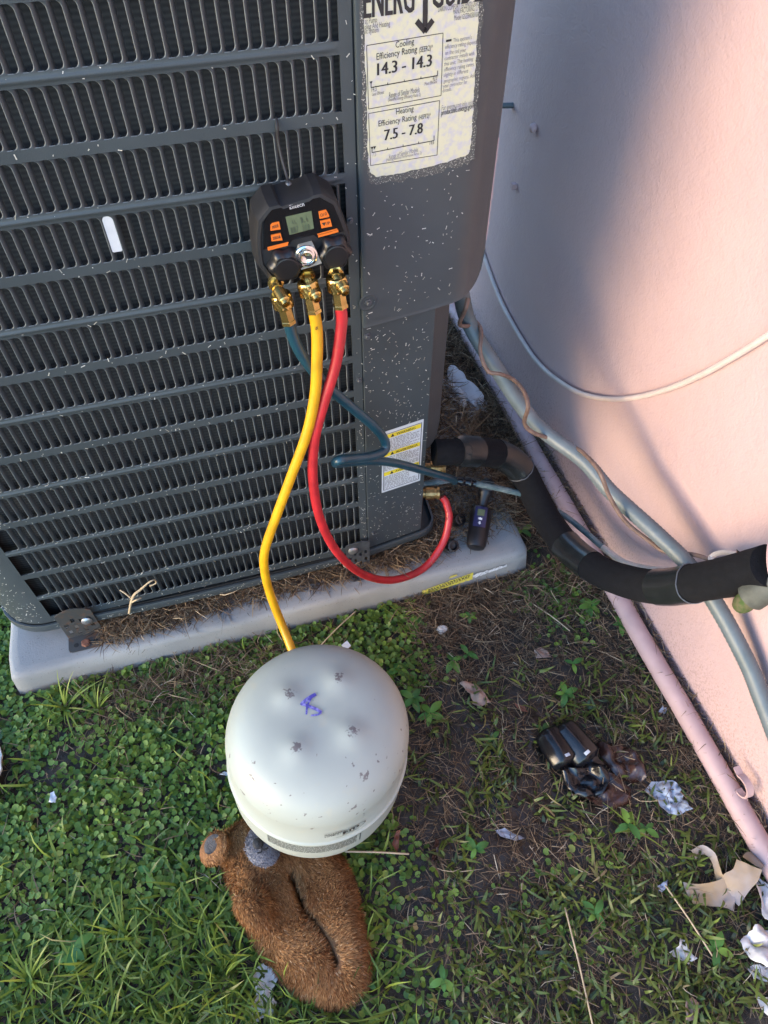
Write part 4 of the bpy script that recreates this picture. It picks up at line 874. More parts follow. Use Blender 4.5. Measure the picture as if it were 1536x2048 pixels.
# ================================================================ refrigerant cylinder standing on its valve end
TB = np.array([-13.2, -29.6, GZ]); TILT = np.array([.0846, .043])
def tk(p):   # cylinder space (axis up from the base) -> place, leaning slightly
    return np.array([TB[0]+p[0]+TILT[0]*p[2], TB[1]+p[1]+TILT[1]*p[2], GZ+p[2]])
def cyl_material():
    mt = bpy.data.materials.new('cylinder_paint'); mt.use_nodes = True; nt = mt.node_tree; bs = nt.nodes['Principled BSDF']
    tc = nn(nt, 'ShaderNodeTexCoord'); at = nn(nt, 'ShaderNodeAttribute'); at.attribute_name = 'wear_or_highlight'
    n1 = nn(nt, 'ShaderNodeTexNoise'); n1.inputs['Scale'].default_value = 16; n1.inputs['Detail'].default_value = 5
    r1 = nn(nt, 'ShaderNodeValToRGB'); r1.color_ramp.elements[0].color = (0.305,0.315,0.270,1); r1.color_ramp.elements[1].color = (0.365,0.378,0.330,1)
    n2 = nn(nt, 'ShaderNodeTexNoise'); n2.inputs['Scale'].default_value = 320; n2.inputs['Detail'].default_value = 4
    n3 = nn(nt, 'ShaderNodeTexNoise'); n3.inputs['Scale'].default_value = 45; n3.inputs['Detail'].default_value = 6
    for n in (n1, n2, n3): nt.links.new(tc.outputs['Object'], n.inputs['Vector'])
    nt.links.new(n1.outputs['Fac'], r1.inputs[0])
    ad = nn(nt, 'ShaderNodeMath', operation='ADD'); nt.links.new(at.outputs['Fac'], ad.inputs[0]); nt.links.new(n2.outputs['Fac'], ad.inputs[1])
    r2 = nn(nt, 'ShaderNodeValToRGB'); r2.color_ramp.elements[0].position = 0.86; r2.color_ramp.elements[0].color = (0,0,0,1); r2.color_ramp.elements[1].position = 1.0; r2.color_ramp.elements[1].color = (0.85,0.85,0.85,1)
    nt.links.new(ad.outputs[0], r2.inputs[0])
    r3 = nn(nt, 'ShaderNodeValToRGB'); r3.color_ramp.elements[0].position = 0.62; r3.color_ramp.elements[0].color = (0,0,0,1); r3.color_ramp.elements[1].position = 0.80; r3.color_ramp.elements[1].color = (0.35,0.35,0.35,1)
    nt.links.new(n3.outputs['Fac'], r3.inputs[0])
    m1 = nn(nt, 'ShaderNodeMix', data_type='RGBA'); nt.links.new(r3.outputs[0], m1.inputs['Factor']); nt.links.new(r1.outputs[0], m1.inputs['A']); m1.inputs['B'].default_value = (0.42,0.36,0.24,1)
    m2 = nn(nt, 'ShaderNodeMix', data_type='RGBA'); nt.links.new(r2.outputs[0], m2.inputs['Factor']); nt.links.new(m1.outputs['Result'], m2.inputs['A']); m2.inputs['B'].default_value = (0.115,0.088,0.085,1)
    nt.links.new(m2.outputs['Result'], bs.inputs['Base Color']); bs.inputs['Roughness'].default_value = 0.44; bs.inputs['Specular IOR Level'].default_value = 0.4
    MATS['cylinder_paint'] = mt
cyl_material()
def make_cylinder():
    t = thing('refrigerant_cylinder', 'pale cream refrigerant cylinder standing upside down beside the plush bear', 'gas cylinder', TB)
    R = 10.14; zs = 13.0; dents = [tuple(at_z(*q, 12.7)) for q in [(576,1391),(676,1359),(591,1498),(703,1466)]]
    loc = [(d[0]-TB[0]-TILT[0]*22, d[1]-TB[1]-TILT[1]*22) for d in dents]
    prof = [(1.2, 3.6), (4, 3.8), (7, 4.5), (9, 6.0), (9.9, 7.6), (R-.04, 8.8), (R, 10), (R, 12.4), (R+.02, 12.75), (R+.16, 12.9), (R+.17, 13.1), (R+.0, 13.2), (R-.1, 13.35), (R-.1, 17.3)]
    for i in range(1, 40):
        a = i/40*math.pi/2; prof.append(((R-.1)*math.cos(a)**.50, 17.4+4.7*math.sin(a)))
    prof += [(.3, 22.11)]
    nseg = 160; V = []; wear_or_highlight = []
    for (r, h) in prof:
        for k in range(nseg):
            a = 2*math.pi*k/nseg; x, y = r*math.cos(a), r*math.sin(a); z = h; w = 0.
            if h > 17:
                for i, (dx, dy) in enumerate(loc):
                    d2 = (x-dx)**2+(y-dy)**2; z += .46*math.exp(-d2/2.1); w = max(w, .60*math.exp(-((x-dx-.15)**2+(y-dy-.1)**2)/.60)*(1+.6*fbm(x*2.2, y*2.2, 6.)))
            sc = fbm(x*.9, y*.9, h*.7, 4)
            w += max(0, sc-.50)*1.1
            st = fbm(x*3.5+y*1.2, h*1.5, y*.6, 3)
            if h > 15 and st > .64 and y < -3: w = max(w, .55)
            if 16 < h < 19.5: w += max(0, .24*fbm(x*.5, y*.5, 3.)+.06)
            V.append(tk((x, y, z))); wear_or_highlight.append(min(w, .62))
    F = [(i*nseg+k, i*nseg+(k+1) % nseg, (i+1)*nseg+(k+1) % nseg, (i+1)*nseg+k) for i in range(len(prof)-1) for k in range(nseg)]
    F.append(tuple((len(prof)-1)*nseg+k for k in range(nseg)))
    sh = obj('shell', V, F, 'cylinder_paint', t, smooth=60)
    a = sh.data.attributes.new('wear_or_highlight', 'FLOAT', 'POINT'); a.data.foreach_set('value', np.array(wear_or_highlight, np.float32))
    # collar and valve underneath
    b = MB(); n = 28; rows = []
    for (r, h) in [(6.2, .05), (6.4, 2.0), (6.5, 4.6), (6.3, 4.6), (6.2, 2.0), (6.0, .05)]: rows.append([tk((r*math.cos(math.radians(20+320*k/n)), r*math.sin(math.radians(20+320*k/n)), h)) for k in range(n+1)])
    b.grid(rows); b.build('collar', 'cylinder_paint', t, smooth=40)
    b = MB(); b.lathe([(.9, 0), (.9, 1.5), (.5, 1.6), (.5, 3.9)], tk((0, 0, .2)), n=14); b.build('valve', 'brass', t)
    def srf(r, a): # height of the dome at radius r
        c = (min(1, r/(R-.1)))**(1/.50); return 17.4+4.7*math.sqrt(max(0, 1-c*c))
    def dome_pt(px, py, lift=.13):
        z = 12.6
        for _ in range(6):
            p = at_z(px, py, z); q = p-np.array([TB[0], TB[1], GZ]); h = z-GZ; x, y = q[0]-TILT[0]*h, q[1]-TILT[1]*h
            z = GZ+srf(math.hypot(x, y), 0)
        return np.array([p[0], p[1], z+lift])
    # marker strokes
    b = MB()
    def stroke(pts, w):
        P = [dome_pt(*q) for q in pts]; P = [np.array(p) for p in spline(P, 5)]; rows = []
        for i, p in enumerate(P):
            d = P[min(i+1, len(P)-1)]-P[max(0, i-1)]; s = np.cross(d, UPZ); s /= np.linalg.norm(s)+1e-9; rows.append([p-s*w, p+s*w])
        b.grid(rows)
    stroke([(592,1396),(601,1406),(614,1412),(632,1419),(643,1426)], .17); stroke([(643,1426),(636,1430),(622,1432)], .10); stroke([(602,1411),(615,1399),(632,1389)], .20); stroke([(623,1396),(615,1412),(613,1430)], .10)
    b.build('marker_scribble', 'purple_ink', t, smooth=None)
    # printing round the side below and above the weld (too worn to read): an oval emblem and rows of small type
    b = MB()
    def side(a, h, lift=.03): return tk(((R+lift)*math.cos(a), (R+lift)*math.sin(a), h))
    def dash(a0, a1, h, hh): b.add([side(a0, h), side(a1, h), side(a1, h+hh), side(a0, h+hh)], [(0, 1, 2, 3)])
    for k in range(7):
        a_ = -2.35; h = 12.15-.30*k
        while a_ < -1.36:
            w = random.uniform(.012, .05); dash(a_, min(a_+w, -1.36), h, .12); a_ += w+random.uniform(.006, .014)
    dash(-1.325, -1.312, 10.2, 2.1)
    for k in range(3):
        a_ = -1.72
        while a_ < -1.55: w = random.uniform(.01, .03); dash(a_, a_+w, 15.6+.32*k-.6, .14); a_ += w+.008
    for i in range(46):   # oval emblem
        u0, u1 = i/46*2*math.pi, (i+1)/46*2*math.pi
        if 2.6 < u0 < 3.9: continue
        f = lambda u, k: side(-1.47+.20*k*math.cos(u), 15.0+1.0*k*math.sin(u)*.8+.25*math.cos(u))
        b.add([f(u0, 1), f(u1, 1), f(u1, .93), f(u0, .93)], [(0, 1, 2, 3)])
    for (a0, a1, h, hh) in [(-1.53,-1.50,14.6,.8),(-1.50,-1.47,14.9,.25),(-1.46,-1.44,14.7,.7),(-1.44,-1.39,15.2,.2),(-1.42,-1.40,14.7,.6),(-1.38,-1.35,14.9,.5),(-1.53,-1.37,14.35,.12)]: dash(a0, a1, h, hh)
    b.build('print', 'ink', t, smooth=None)
    b = MB(); b.add([at_z(683,1290,-1.2), at_z(694,1281,-1.0), at_z(702,1291,-1.2), at_z(692,1300,-1.5)], [(0, 1, 2, 3)])
    b.v += [(v[0], v[1], v[2]-.15) for v in b.v[:4]]; b.f += [(7, 6, 5, 4), (0, 4, 5, 1), (1, 5, 6, 2), (2, 6, 7, 3), (3, 7, 4, 0)]; b.build('handle_corner', 'label_white', t, smooth=None)
make_cylinder()

# ================================================================ plush bear lying on the grass
BEAR_PX = [(438,1672),(452,1660),(478,1640),(520,1622),(570,1625),(640,1650),(688,1712),(702,1760),(719,1820),(734,1895),(738,1940),(724,1984),(694,2010),(650,2008),(596,1984),(552,1944),(512,1890),(488,1856),(468,1802),(446,1752),(436,1722),(432,1695)]
BPOLY = np.array([at_z(x, y, -7.2)[:2] for x, y in BEAR_PX])
CREASE = np.array([at_z(x, y, -4.6)[:2] for x, y in [(576,1742),(588,1772),(606,1812),(630,1850),(652,1885),(668,1922)]])
def seg_dist(p, A, close):
    n = len(A); best = 1e9; bt = 0
    for i in range(n if close else n-1):
        a, b = A[i], A[(i+1) % n]; ab = b-a; t = max(0, min(1, ((p-a)@ab)/(ab@ab))); d = np.linalg.norm(p-a-ab*t)
        if d < best: best = d; bt = (i+t)/(n-1)
    return best, bt
def inside(p, A):
    c = False; j = len(A)-1
    for i in range(len(A)):
        if (A[i][1] > p[1]) != (A[j][1] > p[1]) and p[0] < (A[j][0]-A[i][0])*(p[1]-A[i][1])/(A[j][1]-A[i][1])+A[i][0]: c = not c
        j = i
    return c
HEADC = np.array(at_z(500, 1705, -4.5)[:2]); ARMC = np.array(at_z(505, 1815, -4.5)[:2])
def bear_height(p):
    if not inside(p, BPOLY): return None
    d, _ = seg_dist(p, BPOLY, True); w = 2.3; e = min(1, d/w); h = 3.5*math.sqrt(max(0, 1-(1-e)**2))
    c, tt = seg_dist(p, CREASE, False); depth = 2.2*math.exp(-(c/.26)**2)+.30*math.exp(-(c/.8)**2); h -= min(h*.75, depth)
    h += .7*math.exp(-((p-HEADC)@(p-HEADC))/9)*min(1, e*1.5)
    q = p-ARMC; h += 1.5*math.exp(-((q[0]*.8+q[1]*.4)**2/2.6+(q[1]*.8-q[0]*.4)**2/5.5))*min(1, e*2)
    h += .25*fbm(p[0]*.35, p[1]*.35, 4.)*e
    return max(h, 0)
def make_bear():
    t = thing('plush_bear', 'dirty brown plush bear lying flat on the grass, headfirst under the cylinder', 'plush toy', (BPOLY[:,0].mean(), BPOLY[:,1].mean(), GZ))
    cen = np.array([-18.6, -43.2]); n = 140; rings = 34
    # star-shaped remap of the outline around the belly, skin over the top and flat underneath
    from math import atan2
    dirs = []
    for k in range(n):
        a = 2*math.pi*k/n; lo, hi = 0., 30.
        dv = np.array([math.cos(a), math.sin(a)]); r = 0.; last = .5
        while r < 24:
            if inside(cen+dv*r, BPOLY): last = r
            r += .15
        dirs.append((dv, last))
    V = []
    for i in range(rings+1):
        f = math.sin(i/rings*math.pi/2)
        for dv, L in dirs:
            p = cen+dv*L*f*.999; h = bear_height(p)
            V.append((p[0], p[1], GZ+.25+(h if h else 0)))
    F = [(i*n+k, i*n+(k+1) % n, (i+1)*n+(k+1) % n, (i+1)*n+k) for i in range(rings) for k in range(n)]
    F = [tuple(reversed(f)) for f in F]; b0 = rings*n; V += [(v[0], v[1], GZ-.2) for v in V[b0:b0+n]]
    F += [(b0+k, b0+n+k, b0+n+(k+1) % n, b0+(k+1) % n) for k in range(n)]
    body = obj('body', V, F, 'plush_skin', t, smooth=180)
    # ear with a grey lining
    ec = at_z(430, 1697, -5.6); rows = []; ax = np.array([-.55, .25, .8]); ax /= np.linalg.norm(ax); u = np.cross(ax, UPZ); u /= np.linalg.norm(u); v = np.cross(ax, u)
    b = MB()
    for i in range(7):
        f = i/6
        rows.append([ec+(u*math.cos(a)*1.9+v*math.sin(a)*2.3)*math.sin(math.pi*(.15+.85*f) if f < 1 else math.pi)*1.0+ax*(.7*math.cos(math.pi*f)) for a in [2*math.pi*k/18 for k in range(18)]])
    b.grid(rows, close_v=True); ear = b.build('ear', 'plush_skin', t, smooth=180)
    b = MB(); b.lathe([(1.25, 0), (1.15, .1), (.6, .0), (.05, -.1)], ec+ax*.66+np.array([.35, 0, .05]), ax*.9+np.array([.2, -.35, .2]), n=18); b.build('ear_lining', 'plush_dark', ear, smooth=180)
    # muzzle
    mc = at_z(525, 1692, -3.6); mb_ = MB(); rows = []; nx = np.array([.25, -.15, .95]); nx /= np.linalg.norm(nx); u = np.cross(nx, np.array([0, 1., 0])); u /= np.linalg.norm(u); v = np.cross(nx, u)
    for i in range(11):
        f = i/10*math.pi/2; r = 1.95*math.cos(f); h = 1.2*math.sin(f)
        rows.append([mc+(u*math.cos(a)*1.0+v*math.sin(a)*1.12)*r+nx*h for a in [2*math.pi*k/24 for k in range(24)]])
    mb_.grid(rows, close_v=True); muz = mb_.build('muzzle', 'plush_grey', t, smooth=180)
    def on_muz(px, py, dz=0): return at_z(px, py, -2.55+dz)
    b = MB(); c = on_muz(516, 1687, .45); b.lathe([(.05, .28), (.40, .24), (.62, .05), (.55, -.1)][::-1], c, nx, n=16); b.build('nose', 'thread', muz, smooth=180)
    b = MB(); b.tube(spline([on_muz(520,1692,.45), on_muz(524,1698,.45), on_muz(530,1699,.4), on_muz(536,1695,.3)], 5), .11, 6); b.tube(spline([on_muz(524,1698,.45), on_muz(522,1704,.42), on_muz(515,1706,.42)], 5), .10, 6); b.build('stitched_mouth', 'thread', muz)
    ar = ARMC; b = MB(); rows = []; dirv = np.array([.45, -.75, 0]); dirv /= np.linalg.norm(dirv); sidev = np.array([-dirv[1], dirv[0], 0])
    for i in range(9):
        f = i/8*math.pi; c = np.array([ar[0], ar[1], GZ+5.0])
        rows.append([c-dirv*2.3*math.cos(f)+(sidev*1.65*math.cos(a)+UPZ*1.25*math.sin(a))*math.sin(f) for a in [2*math.pi*k/16 for k in range(16)]])
    b.grid(rows, close_v=True); arm = b.build('arm', 'plush_skin', t, smooth=180)
    # fur: short strands following the pile
    def fur_on(ob, count, length, material, par, down=(.35, -.55, 0)):
        me = ob.data; me.calc_loop_triangles(); o3 = np.array(ob['_o'])
        vv = np.array([tuple(v.co) for v in me.vertices])/S+o3; tri = np.array([tuple(t_.vertices) for t_ in me.loop_triangles])
        a, b_, c = vv[tri[:,0]], vv[tri[:,1]], vv[tri[:,2]]; nr = np.cross(b_-a, c-a); ar_ = np.linalg.norm(nr, axis=1); ok = ar_ > 1e-9
        pick = RNG.choice(len(tri), count, p=ar_/ar_.sum()); r1 = np.sqrt(RNG.random(count)); r2 = RNG.random(count)
        ctr = vv.mean(0); flip = ((a+b_+c)/3-ctr-np.array([0, 0, -1.0]))
        sgn = np.sign((nr*flip).sum(1)); nr = nr*np.where((sgn == 0), 1, sgn)[:,None]
        P = a[pick]*(1-r1)[:,None]+b_[pick]*(r1*(1-r2))[:,None]+c[pick]*(r1*r2)[:,None]; N = nr[pick]/(ar_[pick][:,None]+1e-9)
        keep = P[:,2] > GZ+.1; P, N = P[keep], N[keep]; k = len(P)
        fl = np.array([[noise.noise(Vector((p[0]*.25, p[1]*.25, 1.))), noise.noise(Vector((p[0]*.25, p[1]*.25, 8.))), 0] for p in P])
        D = N*.55+np.array(down)*.9+fl*1.3+RNG.normal(0, .28, (k, 3)); D /= np.linalg.norm(D, axis=1)[:,None]
        Ln = length*(.55+.8*RNG.random(k))[:,None]; sd_ = np.cross(D, N); sd_ /= np.linalg.norm(sd_, axis=1)[:,None]+1e-9; wd = .045
        m1 = P+D*Ln*.5; tip = P+D*Ln+np.array([0, 0, -.12])*Ln
        Vf = np.stack([P-sd_*wd, P+sd_*wd, m1+sd_*wd*.8, m1-sd_*wd*.8, tip], 1).reshape(-1, 3); i0 = np.arange(k)[:,None]*5
        Fq = np.concatenate([i0+np.array([[0, 1, 2]]), i0+np.array([[0, 2, 3]]), i0+np.array([[3, 2, 4]])])
        blot = np.array([fbm(p[0]*.3, p[1]*.3, 2.) for p in P]); rnd = np.clip(.47+.2*blot+RNG.normal(0, .2, k), 0, 1)
        f_ = npobj('fur', Vf, Fq, material, np.repeat(rnd, 5), par); tag(f_, kind='stuff')
    fur_on(body, 62000, .68, 'fur', body); fur_on(arm, 5600, .62, 'fur', arm); fur_on(ear, 2800, .4, 'fur', ear); fur_on(muz, 3200, .30, 'fur_grey', muz)
make_bear()
# ================================================================ litter
def sheet(name, label, cat, poly, material, crump=.5, lift=.25, rings=7, res=3, seed=1.0, thick=.05, group=None, freq=.9):
    """a crumpled flat scrap from its outline (points on the ground)"""
    P = np.array([p[:2] for p in poly]); pts = []
    for i in range(len(P)):
        a, b = P[i], P[(i+1) % len(P)]
        for k in range(res): t = k/res; pts.append(a+(b-a)*t+RNG.normal(0, .05, 2))
    c = P.mean(0); n = len(pts); V = []
    for s in (0, 1):
        for r in range(rings+1):
            f = r/rings
            for p in pts:
                q = c+(p-c)*f; h = ground_h(q[0], q[1])+lift+crump*(abs(fbm(q[0]*freq, q[1]*freq, seed, 2))*1.5+.07*fbm(q[0]*3, q[1]*3, seed+3, 2)); V.append((q[0], q[1], h-s*thick))
    F = []; o = (rings+1)*n
    for r in range(rings):
        for k in range(n):
            k2 = (k+1) % n; F.append((r*n+k, r*n+k2, (r+1)*n+k2, (r+1)*n+k)); F.append((o+r*n+k, o+(r+1)*n+k, o+(r+1)*n+k2, o+r*n+k2))
    for k in range(n): k2 = (k+1) % n; F.append((rings*n+k, rings*n+k2, o+rings*n+k2, o+rings*n+k))
    ob = obj(name, V, F, material, smooth=70); return tag(ob, label, cat, group)
Z0 = lambda *L: [at_z(x, y, -9.0) for x, y in L]
def wad(name, label, cat, px, rx, ry, rz, material, seed, rot=0., amp=.55, group=None):
    c = at_z(*px, -8.6); b = MB(); rows = []
    for i in range(36):
        f = math.pi*(i+.5)/36; row = []
        for k in range(64):
            a = 2*math.pi*k/64; d = np.array([math.sin(f)*math.cos(a), math.sin(f)*math.sin(a), math.cos(f)])
            nz = 1+amp*(abs(noise.noise(Vector(d*1.25)+Vector((seed, 0, 0))))*1.7-.45)+amp*.38*abs(noise.noise(Vector(d*2.6)+Vector((0, seed, 0))))
            x, y, z = d*nz; x, y = x*rx*math.cos(rot)-y*ry*math.sin(rot), x*rx*math.sin(rot)+y*ry*math.cos(rot)
            row.append((c[0]+x, c[1]+y, max(GZ-.1, -8.9+z*rz+.3)))
        rows.append(row)
    b.grid(rows, close_v=True); return tag(b.build(name, material, smooth=50), label, cat, group)
TG = 'white tissue scraps on the grass'
TS = dict(material='tissue', rings=12, res=4, thick=.04)
def tissue(label, px, seed, lift=.5, crump=.9, freq=.38): return sheet('tissue', label, 'tissue', Z0(*px), crump=crump, lift=lift, seed=seed, freq=freq, **TS)
tissue('crumpled white tissue below the bear arm', [(503,1952),(512,1936),(528,1928),(545,1938),(556,1956),(549,1974),(536,1992),(514,1990),(512,1974)], 3.1, .7)
tissue('torn white tissue tail at the bottom edge below the bear', [(512,1986),(540,1988),(554,2004),(550,2026),(528,2036),(506,2048),(497,2034),(500,2016)], 5.3)
tissue('large torn white tissue at the right edge, below the tan cardboard', [(1473,1884),(1490,1872),(1500,1854),(1512,1850),(1528,1862),(1570,1880),(1580,1930),(1548,1940),(1520,1938),(1498,1922),(1488,1904)], 7.7, .8, 1.5)
tissue('bluish white tissue strip rising along the wall pipe at the right edge', [(1500,1762),(1512,1756),(1560,1790),(1580,1830),(1575,1868),(1540,1862),(1522,1840),(1514,1800)], 9.2, .9, 1.3)
tissue('small tissue fold just under the large torn tissue', [(1492,1934),(1508,1928),(1536,1936),(1575,1950),(1578,1972),(1530,1964),(1504,1956)], 11.5, .5)
tissue('tissue tail running off the bottom right corner', [(1512,1992),(1530,1996),(1575,1990),(1580,2040),(1550,2048),(1530,2028)], 13.4, .4)
sheet('tissue', 'three-pointed flat white tissue scrap left of the large clump', 'tissue', Z0((1335,1907),(1356,1892),(1360,1876),(1368,1880),(1376,1898),(1394,1917),(1375,1928),(1352,1916)), 'tissue', .5, .5, seed=4.)
sheet('paper_scrap', 'small pale grey paper scrap near the tan cardboard', 'paper', Z0((1304,1778),(1322,1768),(1336,1758),(1334,1772),(1322,1790),(1306,1794)), 'grey_paper', .4, .4, seed=6.)
sheet('paper_scrap', 'tiny white paper scrap alone in the left lawn', 'paper', Z0((102,1606),(104,1590),(111,1586),(116,1596),(113,1608)), 'label_white', .2, 1.2, seed=2., rings=4)
sheet('paper_scrap', 'white speck of paper beside the cylinder on its left', 'paper', Z0((441,1551),(452,1546),(464,1550),(455,1554)), 'label_white', .2, 1.0, seed=8., rings=3)
sheet('leaf_scrap', 'tan curled dry leaf right of the cylinder', 'leaf', Z0((918,1372),(930,1368),(950,1371),(964,1385),(980,1408),(962,1416),(944,1412),(940,1392)), 'dry_leaf', .9, .7, seed=5., freq=.5)
sheet('leaf_scrap', 'pale dry leaf on the bare soil below the slab corner', 'leaf', Z0((1068,1302),(1082,1294),(1098,1306),(1102,1316),(1072,1315)), 'dry_leaf', .4, .5, seed=7.)
sheet('leaf_scrap', 'rust-red leaf in the grass near the cylinder foot', 'leaf', Z0((784,1690),(790,1665),(800,1660),(798,1690),(794,1706)), 'red_leaf', .4, .8, seed=9.)
sheet('leaf_scrap', 'dark red leaf lying left of the black tubes', 'leaf', Z0((1028,1408),(1048,1412),(1056,1426),(1040,1424)), 'red_leaf', .3, .5, seed=12.)
sheet('leaf_scrap', 'wet brown leaf in the mud right of the cylinder', 'leaf', Z0((862,1700),(872,1676),(880,1690),(872,1722),(862,1726)), 'wet_leaf', .4, .5, seed=10.)
sheet('leaf_scrap', 'grey-brown dead leaf at the bottom edge on the right', 'leaf', Z0((1368,2002),(1384,1994),(1398,2010),(1392,2042),(1370,2044)), 'dry_leaf', .5, .5, seed=3.5)
sheet('wet_paper', 'soaked grey-white tissue strip in the mud', 'paper', Z0((992,1660),(1008,1654),(1036,1668),(1050,1674),(1030,1680),(1000,1672)), 'grey_paper', .3, .25, seed=11.)
sheet('grey_wrapper', 'grey-blue crumpled wrapper on the mud beside the wet leaves', 'wrapper', Z0((1289,1582),(1300,1566),(1342,1564),(1360,1580),(1364,1600),(1382,1620),(1352,1632),(1334,1630),(1312,1604)), 'grey_paper', .9, .4, seed=2.2)
sheet('grey_wrapper', 'small blue-white wrapper by the wall pipe', 'wrapper', Z0((1318,1424),(1324,1412),(1333,1416),(1330,1428)), 'grey_paper', .3, .3, seed=4.2, rings=3)
sheet('cloth_rag', 'pale terry cloth rag at the left edge of the lawn', 'rag', Z0((-60,1470),(-10,1478),(2,1490),(10,1515),(12,1545),(4,1580),(-10,1610),(-60,1640)), 'cloth', .9, 1.2, seed=5.2, thick=.4, freq=.2)
for i, (P_, lb) in enumerate([([(1152,1545),(1190,1540),(1230,1552),(1262,1580),(1258,1608),(1225,1618),(1180,1606),(1155,1580)], 'wet dark brown leaves heaped beside the black tubes'), ([(1192,1488),(1230,1486),(1258,1500),(1285,1535),(1290,1560),(1262,1572),(1225,1548),(1200,1515)], 'wet maroon leaves behind the black tubes')]):
    sheet('wet_leaves', lb, 'leaves', Z0(*P_), 'wet_leaf', 1.3, .4, seed=3.+i*4, rings=9, freq=.38)
sheet('black_plastic_bag', 'shiny wet black plastic crumpled under the black tubes', 'plastic', Z0((1112,1532),(1140,1516),(1178,1512),(1206,1530),(1216,1560),(1204,1592),(1165,1600),(1132,1580)), 'wet_black', 1.5, .9, seed=6.6, rings=9, freq=.45)
def black_tube(a, b_, r, label, glint):
    p, q = at_z(*a, -8.2), at_z(*b_, -8.0); d = q-p; L = np.linalg.norm(d); d /= L
    t = thing('black_tube', label, 'tube', (p[0], p[1], GZ), 'black tubes in the mud')
    b = MB(); b.lathe([(r*.3, -.35*r), (r*.75, -.2*r), (r*.97, .1), (r, .5), (r*1.02, L*.6), (r, L-.2), (r*.9, L), (r*.55, L+.2*r)], p, d, n=22, rad=lambda a_, rr: rr*(1+.07*math.sin(2*a_+1)+.05*math.sin(5*a_+rr*3)+.03*math.sin(9*a_))); b.build('casing', 'wet_black', t, smooth=60)
    n_ = CAM-p; n_ -= d*(n_@d); n_ /= np.linalg.norm(n_); s = np.cross(d, n_); b = MB(); rows = []
    for i in range(6):
        th = glint-.2+.4*i/5; o = p+(n_*math.cos(th)+s*math.sin(th))*(r*1.04); rows.append([o+d*(L*.88), o+d*(L*.97)])
    b.grid(rows); b.build('white_tab', 'label_white', t)
black_tube((1094,1468), (1130,1526), 1.7, 'duller black plastic tube in the mud, left of its twin', -.5)
black_tube((1124,1460), (1176,1518), 1.85, 'glossy black plastic tube with a white tab, in the mud', -.25)
def cardboard():
    t = thing('cardboard_piece', 'torn tan cardboard piece folded beside the wall pipe', 'cardboard', at_z(1440,1770,GZ))
    def patch(name, rows_, par):
        b = MB(); P = [[at_z(x, y, z) for x, y, z in r] for r in rows_]; n_ = len(P); k = len(P[0]); fine = []
        for r in P: fine.append(spline(r, 4))
        cols = list(zip(*fine)); cols = [spline(list(c), 4) for c in cols]
        top = [[p+np.array([0, 0, .10*fbm(p[0]*2, p[1]*2, 1.)]) for p in c] for c in cols]
        b.grid(top); b.grid([[p-np.array([0, 0, .18]) for p in reversed(c)] for c in top])
        b.grid([top[0], [p-np.array([0, 0, .18]) for p in top[0]]]); b.grid([[p-np.array([0, 0, .18]) for p in top[-1]], top[-1]]); b.grid([[c[0]-np.array([0, 0, .18]) for c in top], [c[0] for c in top]]); b.grid([[c[-1] for c in top], [c[-1]-np.array([0, 0, .18]) for c in top]])
        return b.build(name, 'cardboard', par, smooth=40)
    patch('folded_flap', [[(1474,1718,-6.8),(1466,1738,-7.2),(1448,1748,-7.6),(1440,1770,-8.4)], [(1500,1730,-6.6),(1494,1752,-7.0),(1476,1770,-7.6),(1462,1795,-8.6)], [(1524,1740,-6.8),(1516,1762,-7.4),(1500,1780,-8.0),(1478,1812,-8.9)]], t)
    patch('torn_sheet', [[(1366,1764,-8.6),(1374,1786,-8.8),(1388,1808,-8.9)], [(1398,1768,-8.3),(1408,1784,-8.6),(1420,1812,-8.8)], [(1438,1760,-7.9),(1444,1786,-8.4),(1448,1814,-8.7)], [(1462,1744,-7.6),(1470,1780,-8.3),(1468,1822,-8.8)]], t)
    patch('curled_strip', [[(1383,1700,-8.5),(1388,1708,-8.7),(1392,1718,-8.8)], [(1406,1690,-8.2),(1408,1698,-8.5),(1408,1708,-8.8)], [(1430,1706,-7.9),(1428,1714,-8.2),(1424,1722,-8.6)], [(1440,1736,-7.8),(1436,1746,-8.2),(1432,1756,-8.6)], [(1448,1756,-7.8),(1446,1764,-8.2),(1440,1776,-8.6)]], t)
    patch('back_flap', [[(1486,1712,-8.0),(1494,1704,-8.2),(1508,1704,-8.4)], [(1500,1724,-7.4),(1510,1716,-7.6),(1522,1722,-7.9)], [(1524,1738,-6.9),(1528,1732,-7.0),(1530,1734,-7.2)]], t)
cardboard()
wad('plastic_bag', 'crumpled clear plastic bag in the straw behind the unit corner', 'plastic bag', (912,788), 3.4, 4.6, 2.4, 'plastic_film', 21.0, .3, .8)
wad('plastic_bag', 'small dull plastic scrap beside the clear bag', 'plastic bag', (944,805), 1.8, 2.6, 1.2, 'plastic_film', 25.0, .3, .7)
sheet('blue_wrapper', 'dark blue wrapper piece lying in the straw', 'wrapper', [at_z(x, y, -8.6) for x, y in [(884,836),(908,832),(912,856),(888,858)]], 'blue_wrapper', .5, 1.0, seed=8.8)
sheet('blue_wrapper', 'tiny pale blue wrapper scrap next to the dark blue piece', 'wrapper', [at_z(x, y, -8.6) for x, y in [(914,826),(926,822),(928,834),(918,838)]], 'grey_paper', .4, 1.1, seed=9.8, rings=3)
